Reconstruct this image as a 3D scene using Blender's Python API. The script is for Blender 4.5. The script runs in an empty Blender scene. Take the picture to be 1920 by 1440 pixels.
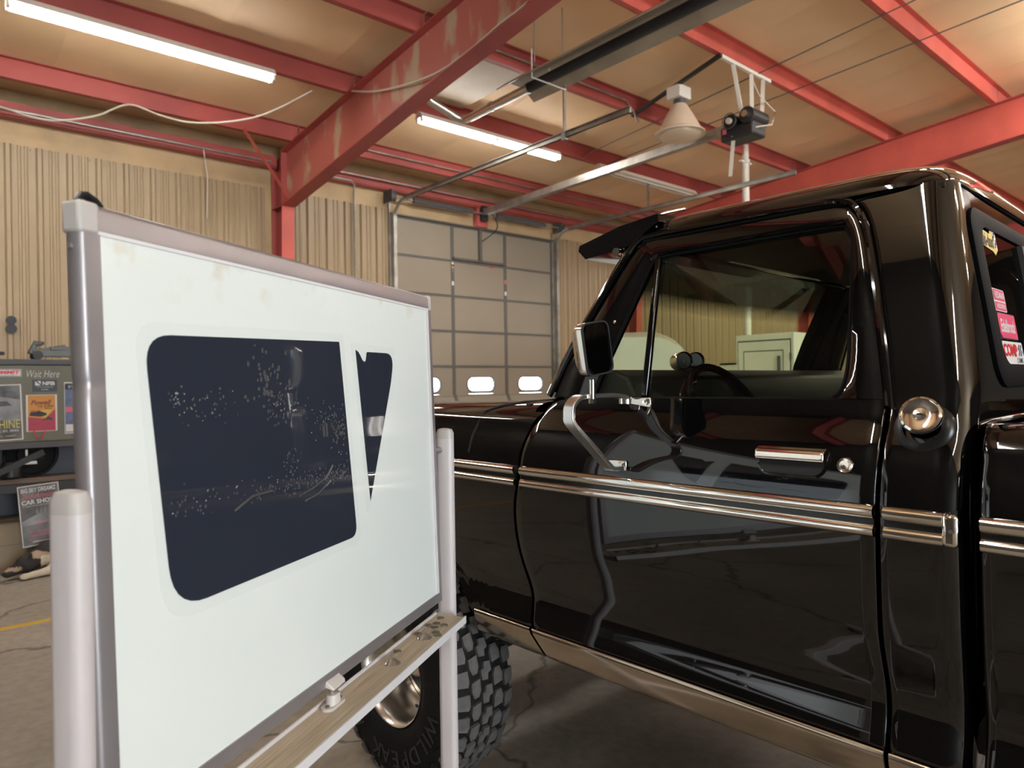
import bpy, bmesh, math, random
from mathutils import Vector, Matrix

# ------------------------------------------------------------------ camera, world, exposure
scene = bpy.context.scene
COL = scene.collection
R = math.radians
random.seed(7)

def camera():
    yaw, pitch, roll, fpx = R(40.776), R(-0.065), R(-0.862), 1310.0
    f = Vector((math.sin(yaw) * math.cos(pitch), math.cos(yaw) * math.cos(pitch), math.sin(pitch)))
    r0 = Vector((math.cos(yaw), -math.sin(yaw), 0)); u0 = r0.cross(f)
    r = math.cos(roll) * r0 + math.sin(roll) * u0
    u = -math.sin(roll) * r0 + math.cos(roll) * u0
    cd = bpy.data.cameras.new('camera'); co = bpy.data.objects.new('camera', cd); COL.objects.link(co)
    cd.sensor_fit = 'HORIZONTAL'; cd.sensor_width = 36; cd.lens = 36 * fpx / 1920
    cd.clip_start = 0.02; cd.clip_end = 200
    cd.dof.use_dof = True; cd.dof.focus_distance = 1.9; cd.dof.aperture_fstop = 4.5
    m = Matrix(((r.x, u.x, -f.x, 0), (r.y, u.y, -f.y, 0), (r.z, u.z, -f.z, 1.524), (0, 0, 0, 1)))
    co.matrix_world = m
    scene.camera = co
camera()

w = bpy.data.worlds.new('world'); scene.world = w; w.use_nodes = True
bg = w.node_tree.nodes['Background']; bg.inputs[0].default_value = (0.86, 0.94, 1.0, 1); bg.inputs[1].default_value = 6.0
vs = scene.view_settings
vs.view_transform = 'Standard'; vs.look = 'None'; vs.gamma = 1; vs.use_curve_mapping = False
vs.exposure = 0.9
TUBE_W = 32.0          # radiance of a lit fluorescent tube
DAY_W = 430.0          # daylight through the open bay door behind the photographer

def daylight(name, loc, rot, sx, sy, power, col):
    l = bpy.data.lights.new(name, 'AREA'); l.shape = 'RECTANGLE'; l.size = sx; l.size_y = sy; l.energy = power; l.color = col
    o = bpy.data.objects.new(name, l); o.location = loc; o.rotation_euler = rot; COL.objects.link(o)
daylight('bay_door_daylight', (0.5, -12.9, 2.1), (R(90), 0, 0), 4.2, 4.0, DAY_W, (0.86, 0.95, 1.0))

# ------------------------------------------------------------------ materials
MATS = {}
def mat(name, col, rough=0.5, metal=0.0, coat=0.0, spec=0.5, var=0.0, vscale=3.0, col2=None, bump=0.0, bscale=40.0, stretch=(1, 1, 1), emit=0.0, detail=4.0, lo=0.35, hi=0.65):
    m = bpy.data.materials.new(name); m.use_nodes = True
    nt = m.node_tree; b = nt.nodes['Principled BSDF']
    b.inputs['Base Color'].default_value = (*col, 1); b.inputs['Roughness'].default_value = rough
    b.inputs['Metallic'].default_value = metal; b.inputs['Specular IOR Level'].default_value = spec
    b.inputs['Coat Weight'].default_value = coat; b.inputs['Coat Roughness'].default_value = 0.02
    if emit:
        b.inputs['Emission Color'].default_value = (*col, 1); b.inputs['Emission Strength'].default_value = emit
    if var or bump or col2:
        tc = nt.nodes.new('ShaderNodeTexCoord'); mp = nt.nodes.new('ShaderNodeMapping'); mp.inputs['Scale'].default_value = stretch
        nt.links.new(tc.outputs['Object'], mp.inputs['Vector'])
        if var or col2:
            nz = nt.nodes.new('ShaderNodeTexNoise'); nz.inputs['Scale'].default_value = vscale; nz.inputs['Detail'].default_value = detail
            nt.links.new(mp.outputs[0], nz.inputs['Vector'])
            rp = nt.nodes.new('ShaderNodeValToRGB')
            c2 = col2 if col2 else tuple(max(0, c * (1 - var)) for c in col)
            rp.color_ramp.elements[0].position = lo; rp.color_ramp.elements[1].position = hi
            rp.color_ramp.elements[0].color = (*c2, 1); rp.color_ramp.elements[1].color = (*col, 1)
            nt.links.new(nz.outputs['Fac'], rp.inputs['Fac']); nt.links.new(rp.outputs[0], b.inputs['Base Color'])
        if bump:
            n2 = nt.nodes.new('ShaderNodeTexNoise'); n2.inputs['Scale'].default_value = bscale; n2.inputs['Detail'].default_value = 3
            nt.links.new(mp.outputs[0], n2.inputs['Vector'])
            bp = nt.nodes.new('ShaderNodeBump'); bp.inputs['Strength'].default_value = bump; bp.inputs['Distance'].default_value = 0.01
            nt.links.new(n2.outputs['Fac'], bp.inputs['Height']); nt.links.new(bp.outputs[0], b.inputs['Normal'])
    MATS[name] = m
    return m

def glass(name, tint, ior=1.5, extra=0.0):
    m = bpy.data.materials.new(name); m.use_nodes = True; nt = m.node_tree; nt.nodes.clear()
    o = nt.nodes.new('ShaderNodeOutputMaterial'); mx = nt.nodes.new('ShaderNodeMixShader')
    t = nt.nodes.new('ShaderNodeBsdfTransparent'); t.inputs[0].default_value = (*tint, 1)
    g = nt.nodes.new('ShaderNodeBsdfGlossy'); g.inputs['Roughness'].default_value = 0.0
    f = nt.nodes.new('ShaderNodeFresnel'); f.inputs['IOR'].default_value = ior
    ad = nt.nodes.new('ShaderNodeMath'); ad.operation = 'ADD'; ad.inputs[1].default_value = extra; ad.use_clamp = True
    ge = nt.nodes.new('ShaderNodeNewGeometry'); mi = nt.nodes.new('ShaderNodeMix'); mi.inputs[2].default_value = ior; mi.inputs[3].default_value = 1 / ior
    nt.links.new(ge.outputs['Backfacing'], mi.inputs[0]); nt.links.new(mi.outputs[0], f.inputs['IOR'])
    nt.links.new(f.outputs[0], ad.inputs[0]); nt.links.new(ad.outputs[0], mx.inputs[0])
    nt.links.new(t.outputs[0], mx.inputs[1]); nt.links.new(g.outputs[0], mx.inputs[2]); nt.links.new(mx.outputs[0], o.inputs[0])
    MATS[name] = m
    return m

def emitter(name, col, strength):
    m = bpy.data.materials.new(name); m.use_nodes = True; nt = m.node_tree; nt.nodes.clear()
    o = nt.nodes.new('ShaderNodeOutputMaterial'); e = nt.nodes.new('ShaderNodeEmission')
    e.inputs[0].default_value = (*col, 1); e.inputs[1].default_value = strength
    nt.links.new(e.outputs[0], o.inputs[0]); MATS[name] = m
    return m

# building
mat('siding', (0.37, 0.268, 0.155), 0.45, var=0.14, vscale=0.9, stretch=(1, 1, 0.3))
mat('unlit_wall', (0.055, 0.048, 0.038), 0.6, var=0.3, vscale=0.6)  # gloom of the unlit shop put into the colour, for dark truck reflections
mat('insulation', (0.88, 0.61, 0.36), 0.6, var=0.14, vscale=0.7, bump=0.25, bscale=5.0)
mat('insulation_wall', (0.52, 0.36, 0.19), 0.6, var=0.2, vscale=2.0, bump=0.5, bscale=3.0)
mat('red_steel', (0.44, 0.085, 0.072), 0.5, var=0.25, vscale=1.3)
mat('red_stained', (0.47, 0.13, 0.10), 0.5, col2=(0.50, 0.36, 0.24), vscale=1.5, stretch=(1, 2.0, 0.8), detail=8, lo=0.38, hi=0.47)
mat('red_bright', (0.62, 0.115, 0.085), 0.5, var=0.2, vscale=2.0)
mat('door_panel', (0.29, 0.24, 0.18), 0.5, var=0.08, vscale=1.0)
mat('door_stile', (0.11, 0.10, 0.085), 0.5)
mat('reflector_alu', (0.50, 0.44, 0.35), 0.4, metal=0.35, var=0.25, vscale=3)
mat('vinyl_sheet', (0.50, 0.39, 0.25), 0.45, var=0.15, vscale=2)
mat('galvanised', (0.42, 0.40, 0.36), 0.42, metal=0.75, var=0.3, vscale=6)
mat('white_enamel', (0.78, 0.74, 0.66), 0.4)
mat('off_tube', (0.72, 0.64, 0.54), 0.25)
mat('black_iron', (0.02, 0.02, 0.022), 0.5, var=0.3)
mat('dark_grey', (0.07, 0.07, 0.075), 0.5)
mat('cable_white', (0.62, 0.56, 0.46), 0.6)
mat('lamp_acrylic', (0.66, 0.52, 0.38), 0.3)
emitter('tube_lit', (1.0, 0.97, 0.92), TUBE_W)
emitter('tube_fill', (1.0, 0.96, 0.90), TUBE_W * 1.75)  # stronger tubes of the added fixtures, to brighten the far ceiling

def floor_material():
    m = bpy.data.materials.new('concrete'); m.use_nodes = True; nt = m.node_tree; b = nt.nodes['Principled BSDF']
    tc = nt.nodes.new('ShaderNodeTexCoord')
    n1 = nt.nodes.new('ShaderNodeTexNoise'); n1.inputs['Scale'].default_value = 1.1; n1.inputs['Detail'].default_value = 8
    n2 = nt.nodes.new('ShaderNodeTexNoise'); n2.inputs['Scale'].default_value = 18; n2.inputs['Detail'].default_value = 8
    vo = nt.nodes.new('ShaderNodeTexVoronoi'); vo.feature = 'DISTANCE_TO_EDGE'; vo.inputs['Scale'].default_value = 0.55
    dn = nt.nodes.new('ShaderNodeTexNoise'); dn.inputs['Scale'].default_value = 3.5; dn.inputs['Detail'].default_value = 6
    ad = nt.nodes.new('ShaderNodeVectorMath'); ad.operation = 'SCALE'; ad.inputs['Scale'].default_value = 0.35
    ad2 = nt.nodes.new('ShaderNodeVectorMath')
    for a, q in ((n1, 0), (n2, 0), (dn, 0)): nt.links.new(tc.outputs['Object'], a.inputs['Vector'])
    nt.links.new(dn.outputs['Color'], ad.inputs[0]); nt.links.new(tc.outputs['Object'], ad2.inputs[0]); nt.links.new(ad.outputs[0], ad2.inputs[1])
    nt.links.new(ad2.outputs[0], vo.inputs['Vector'])
    r1 = nt.nodes.new('ShaderNodeValToRGB'); r1.color_ramp.elements[0].position = 0.3; r1.color_ramp.elements[1].position = 0.72
    r1.color_ramp.elements[0].color = (0.23, 0.20, 0.165, 1); r1.color_ramp.elements[1].color = (0.36, 0.32, 0.265, 1)
    nt.links.new(n1.outputs['Fac'], r1.inputs[0])
    mx = nt.nodes.new('ShaderNodeMixRGB'); mx.blend_type = 'MULTIPLY'; mx.inputs[0].default_value = 0.5
    r2 = nt.nodes.new('ShaderNodeValToRGB'); r2.color_ramp.elements[0].position = 0.3; r2.color_ramp.elements[1].position = 0.6
    r2.color_ramp.elements[0].color = (0.55, 0.55, 0.55, 1)
    nt.links.new(n2.outputs['Fac'], r2.inputs[0]); nt.links.new(r1.outputs[0], mx.inputs[1]); nt.links.new(r2.outputs[0], mx.inputs[2])
    r3 = nt.nodes.new('ShaderNodeValToRGB'); r3.color_ramp.elements[0].position = 0.0; r3.color_ramp.elements[1].position = 0.012
    r3.color_ramp.elements[0].color = (0.25, 0.25, 0.25, 1)
    nt.links.new(vo.outputs['Distance'], r3.inputs[0])
    m2 = nt.nodes.new('ShaderNodeMixRGB'); m2.blend_type = 'MULTIPLY'; m2.inputs[0].default_value = 1.0
    nt.links.new(mx.outputs[0], m2.inputs[1]); nt.links.new(r3.outputs[0], m2.inputs[2]); nt.links.new(m2.outputs[0], b.inputs['Base Color'])
    b.inputs['Roughness'].default_value = 0.55
    bp = nt.nodes.new('ShaderNodeBump'); bp.inputs['Strength'].default_value = 0.35; bp.inputs['Distance'].default_value = 0.01
    nt.links.new(n2.outputs['Fac'], bp.inputs['Height']); nt.links.new(bp.outputs[0], b.inputs['Normal'])
    MATS['concrete'] = m
floor_material()

# truck
mat('black_paint', (0.002, 0.002, 0.0025), 0.06, coat=1.0, spec=0.25)
mat('black_trim', (0.007, 0.007, 0.008), 0.55, spec=0.06)
mat('rubber', (0.012, 0.012, 0.013), 0.65, spec=0.15, bump=0.25, bscale=60)
mat('tread_rubber', (0.125, 0.12, 0.12), 0.75, var=0.3, vscale=30)
mat('letter_rubber', (0.022, 0.022, 0.024), 0.5)
mat('insert_black', (0.012, 0.012, 0.012), 0.22)
mat('satin_black', (0.012, 0.012, 0.013), 0.3, spec=0.4)
mat('chrome', (0.86, 0.82, 0.76), 0.07, metal=1.0)
mat('steel_polished', (0.62, 0.53, 0.43), 0.16, metal=1.0, var=0.15, vscale=8)
mat('steel_satin', (0.74, 0.73, 0.72), 0.22, metal=0.95)
mat('steel_bright', (0.72, 0.70, 0.68), 0.2, metal=1.0)
mat('alloy', (0.82, 0.78, 0.72), 0.27, metal=1.0)
mat('seat_vinyl', (0.035, 0.035, 0.037), 0.5)
mat('headliner', (0.02, 0.02, 0.018), 0.9)
mat('dash', (0.012, 0.012, 0.012), 0.6)
mat('gauge_face', (0.02, 0.022, 0.03), 0.2)
mat('needle', (0.7, 0.05, 0.04), 0.4)
glass('cab_glass', (0.80, 0.86, 0.72), 1.5)
glass('vent_glass', (0.86, 0.92, 0.78), 1.5)
glass('dark_glass', (0.10, 0.10, 0.10), 1.12)
glass('clear_glass', (0.93, 0.95, 0.96), 1.45)
mat('mirror_glass', (0.10, 0.10, 0.105), 0.03, metal=1.0)
mat('sticker_yellow', (0.78, 0.58, 0.16), 0.4); mat('sticker_white', (0.82, 0.80, 0.77), 0.4)
mat('sticker_pink', (0.80, 0.07, 0.17), 0.4); mat('sticker_red', (0.72, 0.02, 0.03), 0.4); mat('ink_black', (0.012, 0.012, 0.016), 0.5)
mat('ink_navy', (0.04, 0.05, 0.12), 0.5)
def shade_band():
    # windscreen glass with the dark tinted strip along its upper edge
    m = MATS['cab_glass'].copy(); m.name = 'windscreen_glass'; nt = m.node_tree
    t = [n for n in nt.nodes if n.type == 'BSDF_TRANSPARENT'][0]
    tc = nt.nodes.new('ShaderNodeTexCoord'); sp = nt.nodes.new('ShaderNodeSeparateXYZ'); mr = nt.nodes.new('ShaderNodeMapRange')
    mr.inputs[1].default_value = 1.775; mr.inputs[2].default_value = 1.835; rp = nt.nodes.new('ShaderNodeValToRGB')
    rp.color_ramp.elements[0].color = (0.80, 0.86, 0.72, 1); rp.color_ramp.elements[1].color = (0.03, 0.035, 0.03, 1)
    nt.links.new(tc.outputs['Object'], sp.inputs[0]); nt.links.new(sp.outputs[2], mr.inputs[0]); nt.links.new(mr.outputs[0], rp.inputs[0]); nt.links.new(rp.outputs[0], t.inputs[0])
    MATS['windscreen_glass'] = m
shade_band()
# board
mat('board_glass', (0.80, 0.86, 0.84), 0.12, spec=0.4, coat=0.15, var=0.02)
def stain_board():
    # brownish smudges wiped along the upper edge of the glass
    m = MATS['board_glass']; nt = m.node_tree; b = nt.nodes['Principled BSDF']; src = b.inputs['Base Color'].links[0].from_socket
    tc = nt.nodes.new('ShaderNodeTexCoord'); sp = nt.nodes.new('ShaderNodeSeparateXYZ'); nz = nt.nodes.new('ShaderNodeTexNoise'); nz.inputs['Scale'].default_value = 13; nz.inputs['Detail'].default_value = 6
    mr = nt.nodes.new('ShaderNodeMapRange'); mr.inputs[1].default_value = 1.66; mr.inputs[2].default_value = 1.77
    r = nt.nodes.new('ShaderNodeMapRange'); r.inputs[1].default_value = 0.56; r.inputs[2].default_value = 0.75
    mu = nt.nodes.new('ShaderNodeMath'); mu.operation = 'MULTIPLY'; mx = nt.nodes.new('ShaderNodeMixRGB'); mx.inputs[2].default_value = (0.66, 0.56, 0.42, 1)
    nt.links.new(tc.outputs['Object'], sp.inputs[0]); nt.links.new(tc.outputs['Object'], nz.inputs['Vector']); nt.links.new(sp.outputs[2], mr.inputs[0]); nt.links.new(nz.outputs['Fac'], r.inputs[0])
    nt.links.new(mr.outputs[0], mu.inputs[0]); nt.links.new(r.outputs[0], mu.inputs[1]); nt.links.new(mu.outputs[0], mx.inputs[0]); nt.links.new(src, mx.inputs[1]); nt.links.new(mx.outputs[0], b.inputs['Base Color'])
stain_board()
mat('board_frame', (0.34, 0.315, 0.325), 0.4, metal=0.55, var=0.1, vscale=8)
mat('board_cap', (0.50, 0.48, 0.46), 0.45)
mat('post_paint', (0.62, 0.58, 0.59), 0.35, var=0.06, vscale=5, stretch=(8, 8, 1))
mat('tint_film', (0.026, 0.031, 0.046), 0.03, spec=0.5, bump=0.012, bscale=14)
mat('film_liner', (0.765, 0.825, 0.805), 0.12, coat=0.1)
mat('water', (0.08, 0.083, 0.085), 0.08, coat=1.0)
mat('tray_wood', (0.72, 0.62, 0.47), 0.5, col2=(0.46, 0.39, 0.28), vscale=5, stretch=(1.0, 60, 60), detail=6)
mat('tray_edge', (0.72, 0.71, 0.73), 0.35)
mat('coin', (0.30, 0.27, 0.21), 0.45, metal=0.4, var=0.4, vscale=60)
mat('plastic_black', (0.015, 0.015, 0.016), 0.4)
mat('plastic_white', (0.70, 0.66, 0.64), 0.35)
# back of the shop
mat('olive', (0.155, 0.148, 0.105), 0.5, var=0.12)
mat('navy_panel', (0.022, 0.026, 0.042), 0.45)
mat('brown_board', (0.17, 0.12, 0.09), 0.7)
mat('cardboard', (0.30, 0.23, 0.155), 0.7, var=0.1)
mat('jack_grey', (0.12, 0.12, 0.11), 0.45, metal=0.4, var=0.3)
mat('paper', (0.68, 0.66, 0.66), 0.6); mat('poster_dark', (0.045, 0.045, 0.05), 0.45, var=0.5, vscale=9, col2=(0.17, 0.17, 0.17))
mat('poster_grey', (0.32, 0.32, 0.34), 0.45, var=0.6, vscale=7)
mat('poster_orange', (0.62, 0.27, 0.05), 0.5); mat('poster_magenta', (0.42, 0.045, 0.085), 0.5); mat('poster_yellow', (0.70, 0.43, 0.10), 0.5)
mat('poster_blue', (0.14, 0.18, 0.33), 0.5, var=0.4, vscale=14); mat('pink_ink', (0.62, 0.14, 0.18), 0.5); mat('yellow_ink', (0.62, 0.55, 0.13), 0.5)
mat('maroon_ink', (0.16, 0.015, 0.03), 0.5); mat('slate', (0.045, 0.058, 0.078), 0.5)
mat('fur_black', (0.022, 0.018, 0.017), 0.8, bump=0.6, bscale=45); mat('fur_tan', (0.34, 0.24, 0.17), 0.85, bump=0.6, bscale=45); mat('fur_white', (0.52, 0.44, 0.34), 0.85, bump=0.6, bscale=45)
mat('yellow_paint', (0.60, 0.36, 0.035), 0.5)
mat('cabinet_white', (0.72, 0.71, 0.62), 0.4, var=0.06)
mat('van_white', (0.74, 0.73, 0.68), 0.25, coat=0.4)
mat('leaf_green', (0.05, 0.10, 0.03), 0.6)

# ------------------------------------------------------------------ mesh helpers
class MB:
    def __init__(s): s.v = []; s.f = []; s.m = []; s.cur = 0
    def add(s, vs, fs):
        n = len(s.v); s.v += [tuple(v) for v in vs]
        for f in fs: s.f.append(tuple(i + n for i in f)); s.m.append(s.cur)
        return s
    def hexa(s, p):      # p: 4 bottom + 4 top, same winding
        return s.add(p, [(0, 3, 2, 1), (4, 5, 6, 7), (0, 1, 5, 4), (1, 2, 6, 5), (2, 3, 7, 6), (3, 0, 4, 7)])
    def box(s, x0, x1, y0, y1, z0, z1, M=None):
        p = [Vector(q) for q in ((x0, y0, z0), (x1, y0, z0), (x1, y1, z0), (x0, y1, z0), (x0, y0, z1), (x1, y0, z1), (x1, y1, z1), (x0, y1, z1))]
        if M: p = [M @ q for q in p]
        return s.hexa(p)
    def beam(s, a, b, w, h, up=(0, 0, 1)):
        a = Vector(a); b = Vector(b); d = (b - a).normalized(); sx = d.cross(Vector(up)).normalized(); uz = sx.cross(d)
        q = [sx * i * w / 2 + uz * j * h / 2 for i, j in ((-1, -1), (1, -1), (1, 1), (-1, 1))]
        p = [a + e for e in q] + [b + e for e in q]
        return s.add(p, [(3, 2, 1, 0), (4, 5, 6, 7), (0, 1, 5, 4), (1, 2, 6, 5), (2, 3, 7, 6), (3, 0, 4, 7)])
    def cyl(s, a, b, r, r2=None, n=16, caps=True):
        a = Vector(a); b = Vector(b); r2 = r if r2 is None else r2; d = (b - a).normalized()
        t = Vector((0, 0, 1)) if abs(d.z) < 0.9 else Vector((1, 0, 0)); x = d.cross(t).normalized(); y = d.cross(x)
        vs = [a + (x * math.cos(2 * math.pi * i / n) + y * math.sin(2 * math.pi * i / n)) * r for i in range(n)]
        vs += [b + (x * math.cos(2 * math.pi * i / n) + y * math.sin(2 * math.pi * i / n)) * r2 for i in range(n)]
        fs = [(i, (i + 1) % n, n + (i + 1) % n, n + i) for i in range(n)]
        if caps: fs += [tuple(range(n - 1, -1, -1)), tuple(range(n, 2 * n))]
        return s.add(vs, fs)
    def tube(s, pts, r, n=8, closed=False, sx=1.0):
        pts = [Vector(p) for p in pts]; k = len(pts); rings = []
        ref = Vector((0.13, 0.31, 0.94)).normalized()
        for i, p in enumerate(pts):
            d = (pts[(i + 1) % k] - pts[i - 1]) if closed else (pts[min(i + 1, k - 1)] - pts[max(i - 1, 0)])
            d.normalize(); x = d.cross(ref).normalized(); y = d.cross(x)
            rings.append([p + x * math.cos(2 * math.pi * j / n) * r * sx + y * math.sin(2 * math.pi * j / n) * r for j in range(n)])
        vs = [v for g in rings for v in g]; fs = []
        for i in range(k if closed else k - 1):
            i2 = (i + 1) % k
            for j in range(n): fs.append((i * n + j, i * n + (j + 1) % n, i2 * n + (j + 1) % n, i2 * n + j))
        if not closed: fs += [tuple(range(n - 1, -1, -1)), tuple(range((k - 1) * n, k * n))]
        return s.add(vs, fs)
    def lathe(s, prof, o, ax, n=32, close=False):
        o = Vector(o); d = Vector(ax).normalized(); t = Vector((0, 0, 1)) if abs(d.z) < 0.9 else Vector((1, 0, 0))
        x = d.cross(t).normalized(); y = d.cross(x); k = len(prof); vs = []
        for r, h in prof:
            for i in range(n):
                a = 2 * math.pi * i / n; vs.append(o + d * h + (x * math.cos(a) + y * math.sin(a)) * r)
        fs = []
        for j in range(k if close else k - 1):
            j2 = (j + 1) % k
            for i in range(n): fs.append((j * n + i, j * n + (i + 1) % n, j2 * n + (i + 1) % n, j2 * n + i))
        return s.add(vs, fs)
    def prism(s, poly, d):      # poly: 3D points, d: extrusion vector
        poly = [Vector(p) for p in poly]; d = Vector(d); n = len(poly)
        return s.add(poly + [p + d for p in poly], [tuple(range(n - 1, -1, -1)), tuple(range(n, 2 * n))] + [(i, (i + 1) % n, n + (i + 1) % n, n + i) for i in range(n)])
    def grid(s, fn, nu, nv):
        vs = [fn(i / nu, j / nv) for j in range(nv + 1) for i in range(nu + 1)]
        return s.add(vs, [(j * (nu + 1) + i, j * (nu + 1) + i + 1, (j + 1) * (nu + 1) + i + 1, (j + 1) * (nu + 1) + i) for j in range(nv) for i in range(nu)])
    def loft(s, rings, closed=True, cap=False):
        n = len(rings[0]); vs = [p for g in rings for p in g]; fs = []
        for i in range(len(rings) - 1):
            for j in range(n if closed else n - 1):
                fs.append((i * n + j, i * n + (j + 1) % n, (i + 1) * n + (j + 1) % n, (i + 1) * n + j))
        if cap: fs += [tuple(range(n - 1, -1, -1)), tuple(range((len(rings) - 1) * n, len(rings) * n))]
        return s.add(vs, fs)
    def sphere(s, c, r, n=10, sc=(1, 1, 1)):
        prof = [(max(1e-4, math.sin(math.pi * i / n)) * r, -math.cos(math.pi * i / n) * r) for i in range(n + 1)]
        q = MB().lathe(prof, (0, 0, 0), (0, 0, 1), 2 * n)
        return s.add([(c[0] + v[0] * sc[0], c[1] + v[1] * sc[1], c[2] + v[2] * sc[2]) for v in q.v], q.f)
    def xf(s, fn): s.v = [tuple(fn(Vector(v))) for v in s.v]; return s
    def mi(s, i): s.cur = i; return s

def make_mesh(name, mb, mats, smooth=True, angle=35, merge=True):
    me = bpy.data.meshes.new(name); me.from_pydata(mb.v, [], mb.f)
    for m in (mats if isinstance(mats, (list, tuple)) else [mats]): me.materials.append(MATS[m])
    me.polygons.foreach_set('material_index', mb.m)
    bm = bmesh.new(); bm.from_mesh(me)
    if merge: bmesh.ops.remove_doubles(bm, verts=bm.verts, dist=1e-5)
    bmesh.ops.recalc_face_normals(bm, faces=bm.faces)
    bm.to_mesh(me); bm.free()
    if smooth:
        for p in me.polygons: p.use_smooth = True
        me.set_sharp_from_angle(angle=R(angle))
    me.update()
    return me

def obj(name, mb, mats, parent=None, smooth=True, angle=35, bevel=0, merge=True):
    me = mb if isinstance(mb, bpy.types.Mesh) else make_mesh(name, mb, mats, smooth, angle, merge)
    o = bpy.data.objects.new(name, me); COL.objects.link(o)
    if parent is not None: o.parent = parent
    if bevel:
        bv = o.modifiers.new('bevel', 'BEVEL'); bv.width = bevel; bv.segments = 2; bv.limit_method = 'ANGLE'; bv.angle_limit = R(40)
    return o

def tag(o, label=None, cat=None, group=None, kind=None):
    if label: o['label'] = label
    if cat: o['category'] = cat
    if group: o['group'] = group
    if kind: o['kind'] = kind
    return o

def thing(name, label, cat, loc=(0, 0, 0), rz=0, group=None, kind=None):
    o = bpy.data.objects.new(name, None); o.empty_display_size = 0.1; COL.objects.link(o); o.location = loc; o.rotation_euler = (0, 0, rz)
    return tag(o, label, cat, group, kind)

def copy_tree(o, parent=None):
    c = o.copy(); COL.objects.link(c)
    if parent is not None: c.parent = parent
    for ch in list(o.children): copy_tree(ch, c)
    return c

FONT_CACHE = {}
def text_geo(s, size=1.0, shear=0.0, bold=0.0, xs=1.0):
    """flat text outline as (verts, faces), centred on its own box"""
    key = (s, shear, bold, xs)
    if key not in FONT_CACHE:
        cu = bpy.data.curves.new('txt', 'FONT'); cu.body = s; cu.size = 1.0; cu.shear = shear; cu.offset = bold; cu.resolution_u = 3
        ob = bpy.data.objects.new('txt', cu); COL.objects.link(ob)
        dg = bpy.context.evaluated_depsgraph_get()
        me = bpy.data.meshes.new_from_object(ob.evaluated_get(dg))
        vs = [v.co.copy() for v in me.vertices]; fs = [tuple(p.vertices) for p in me.polygons]
        bpy.data.objects.remove(ob); bpy.data.curves.remove(cu); bpy.data.meshes.remove(me)
        x0 = min(v.x for v in vs); x1 = max(v.x for v in vs); y0 = min(v.y for v in vs); y1 = max(v.y for v in vs)
        FONT_CACHE[key] = ([((v.x - (x0 + x1) / 2) * xs, v.y - (y0 + y1) / 2) for v in vs], fs, (x1 - x0) * xs, y1 - y0)
    return FONT_CACHE[key]

def put_text(mb, s, o, ux, uy, width, height, shear=0.0, bold=0.0):
    """fit text into width x height, centred at o on axes ux, uy"""
    vs, fs, tw, th = text_geo(s, 1.0, shear, bold)
    o = Vector(o); ux = Vector(ux); uy = Vector(uy)
    mb.add([o + ux * (x / tw * width) + uy * (y / th * height) for x, y in vs], fs)

def hermite(xs, ys):
    n = len(xs); d = [(ys[i + 1] - ys[i]) / (xs[i + 1] - xs[i]) for i in range(n - 1)]
    t = [d[0]] + [(d[i - 1] + d[i]) / 2 if d[i - 1] * d[i] > 0 else 0.0 for i in range(1, n - 1)] + [d[-1]]
    def f(x):
        if x <= xs[0]: return ys[0]
        if x >= xs[-1]: return ys[-1]
        for i in range(n - 1):
            if x <= xs[i + 1]:
                h = xs[i + 1] - xs[i]; s = (x - xs[i]) / h
                return (2 * s**3 - 3 * s**2 + 1) * ys[i] + (s**3 - 2 * s**2 + s) * h * t[i] + (-2 * s**3 + 3 * s**2) * ys[i + 1] + (s**3 - s**2) * h * t[i + 1]
    return f
def lerp(a, b, t): return a + (b - a) * t

# ------------------------------------------------------------------ the building
YW, H0 = 9.84, 1.524
X0, X1, YF, RIDGE = -3.3, 24.0, -13.0, -2.0
def zb(y): return 5.664 - 0.09 * (y if y > RIDGE else 2 * RIDGE - y)      # underside of the purlins
def struct(name, mb, m, parent=None, **k):
    o = obj(name, mb, m, parent, **k)
    if parent is None: o['kind'] = 'structure'
    return o
def root(name, kind='structure'):
    o = bpy.data.objects.new(name, None); o.empty_display_size = 0.1; COL.objects.link(o); o['kind'] = kind
    return o

struct('floor', MB().box(X0, X1, YF, YW + 0.1, -0.12, 0), 'concrete', smooth=False)
# yellow line painted on the floor
tag(obj('floor_line', MB().box(-2.5, 2.2, 5.50, 5.555, 0.0, 0.004), 'yellow_paint'), 'thin yellow line painted across the concrete floor', 'floor marking')

def siding_mesh(width=0.914, h=4.36):
    prof = []
    for r in range(3):
        x = r * width / 3
        prof += [(x, 0), (x + 0.022, 0), (x + 0.040, -0.036), (x + 0.078, -0.036), (x + 0.096, 0)]
        for mx in (0.150, 0.215): prof += [(x + mx, 0), (x + mx + 0.008, -0.013), (x + mx + 0.026, -0.013), (x + mx + 0.040, 0)]
    prof.append((width, 0))
    mb = MB(); n = len(prof)
    vs = [(x, y, z) for z in (0.0, h) for x, y in prof]
    mb.add(vs, [(i, i + 1, n + i + 1, n + i) for i in range(n - 1)])
    return mb
back = root('wall_back')
sid = make_mesh('siding_panel', siding_mesh(), 'siding', smooth=False)
def siding_run(xa, xb, y, parent, rz=0.0):
    x = xa
    while x < xb - 0.05:
        o = obj('siding_panel', sid, None, parent); o.location = (x, y, 0)
        if x + 0.914 > xb: o.scale.x = (xb - x) / 0.914
        x += 0.914
siding_run(3.87 - 8 * 0.914, 3.87, YW - 0.02, back)
siding_run(4.16, 5.90, YW - 0.02, back)
siding_run(9.62, X1, YW - 0.02, back)
screw = make_mesh('screw', MB().cyl((0, 0, 0), (0, -0.006, 0), 0.008, n=6), 'dark_grey')
for k in range(15):
    o = obj('screw', screw, None, back); o.location = (0.9 + 0.2 * k, YW - 0.022, 4.325)
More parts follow.
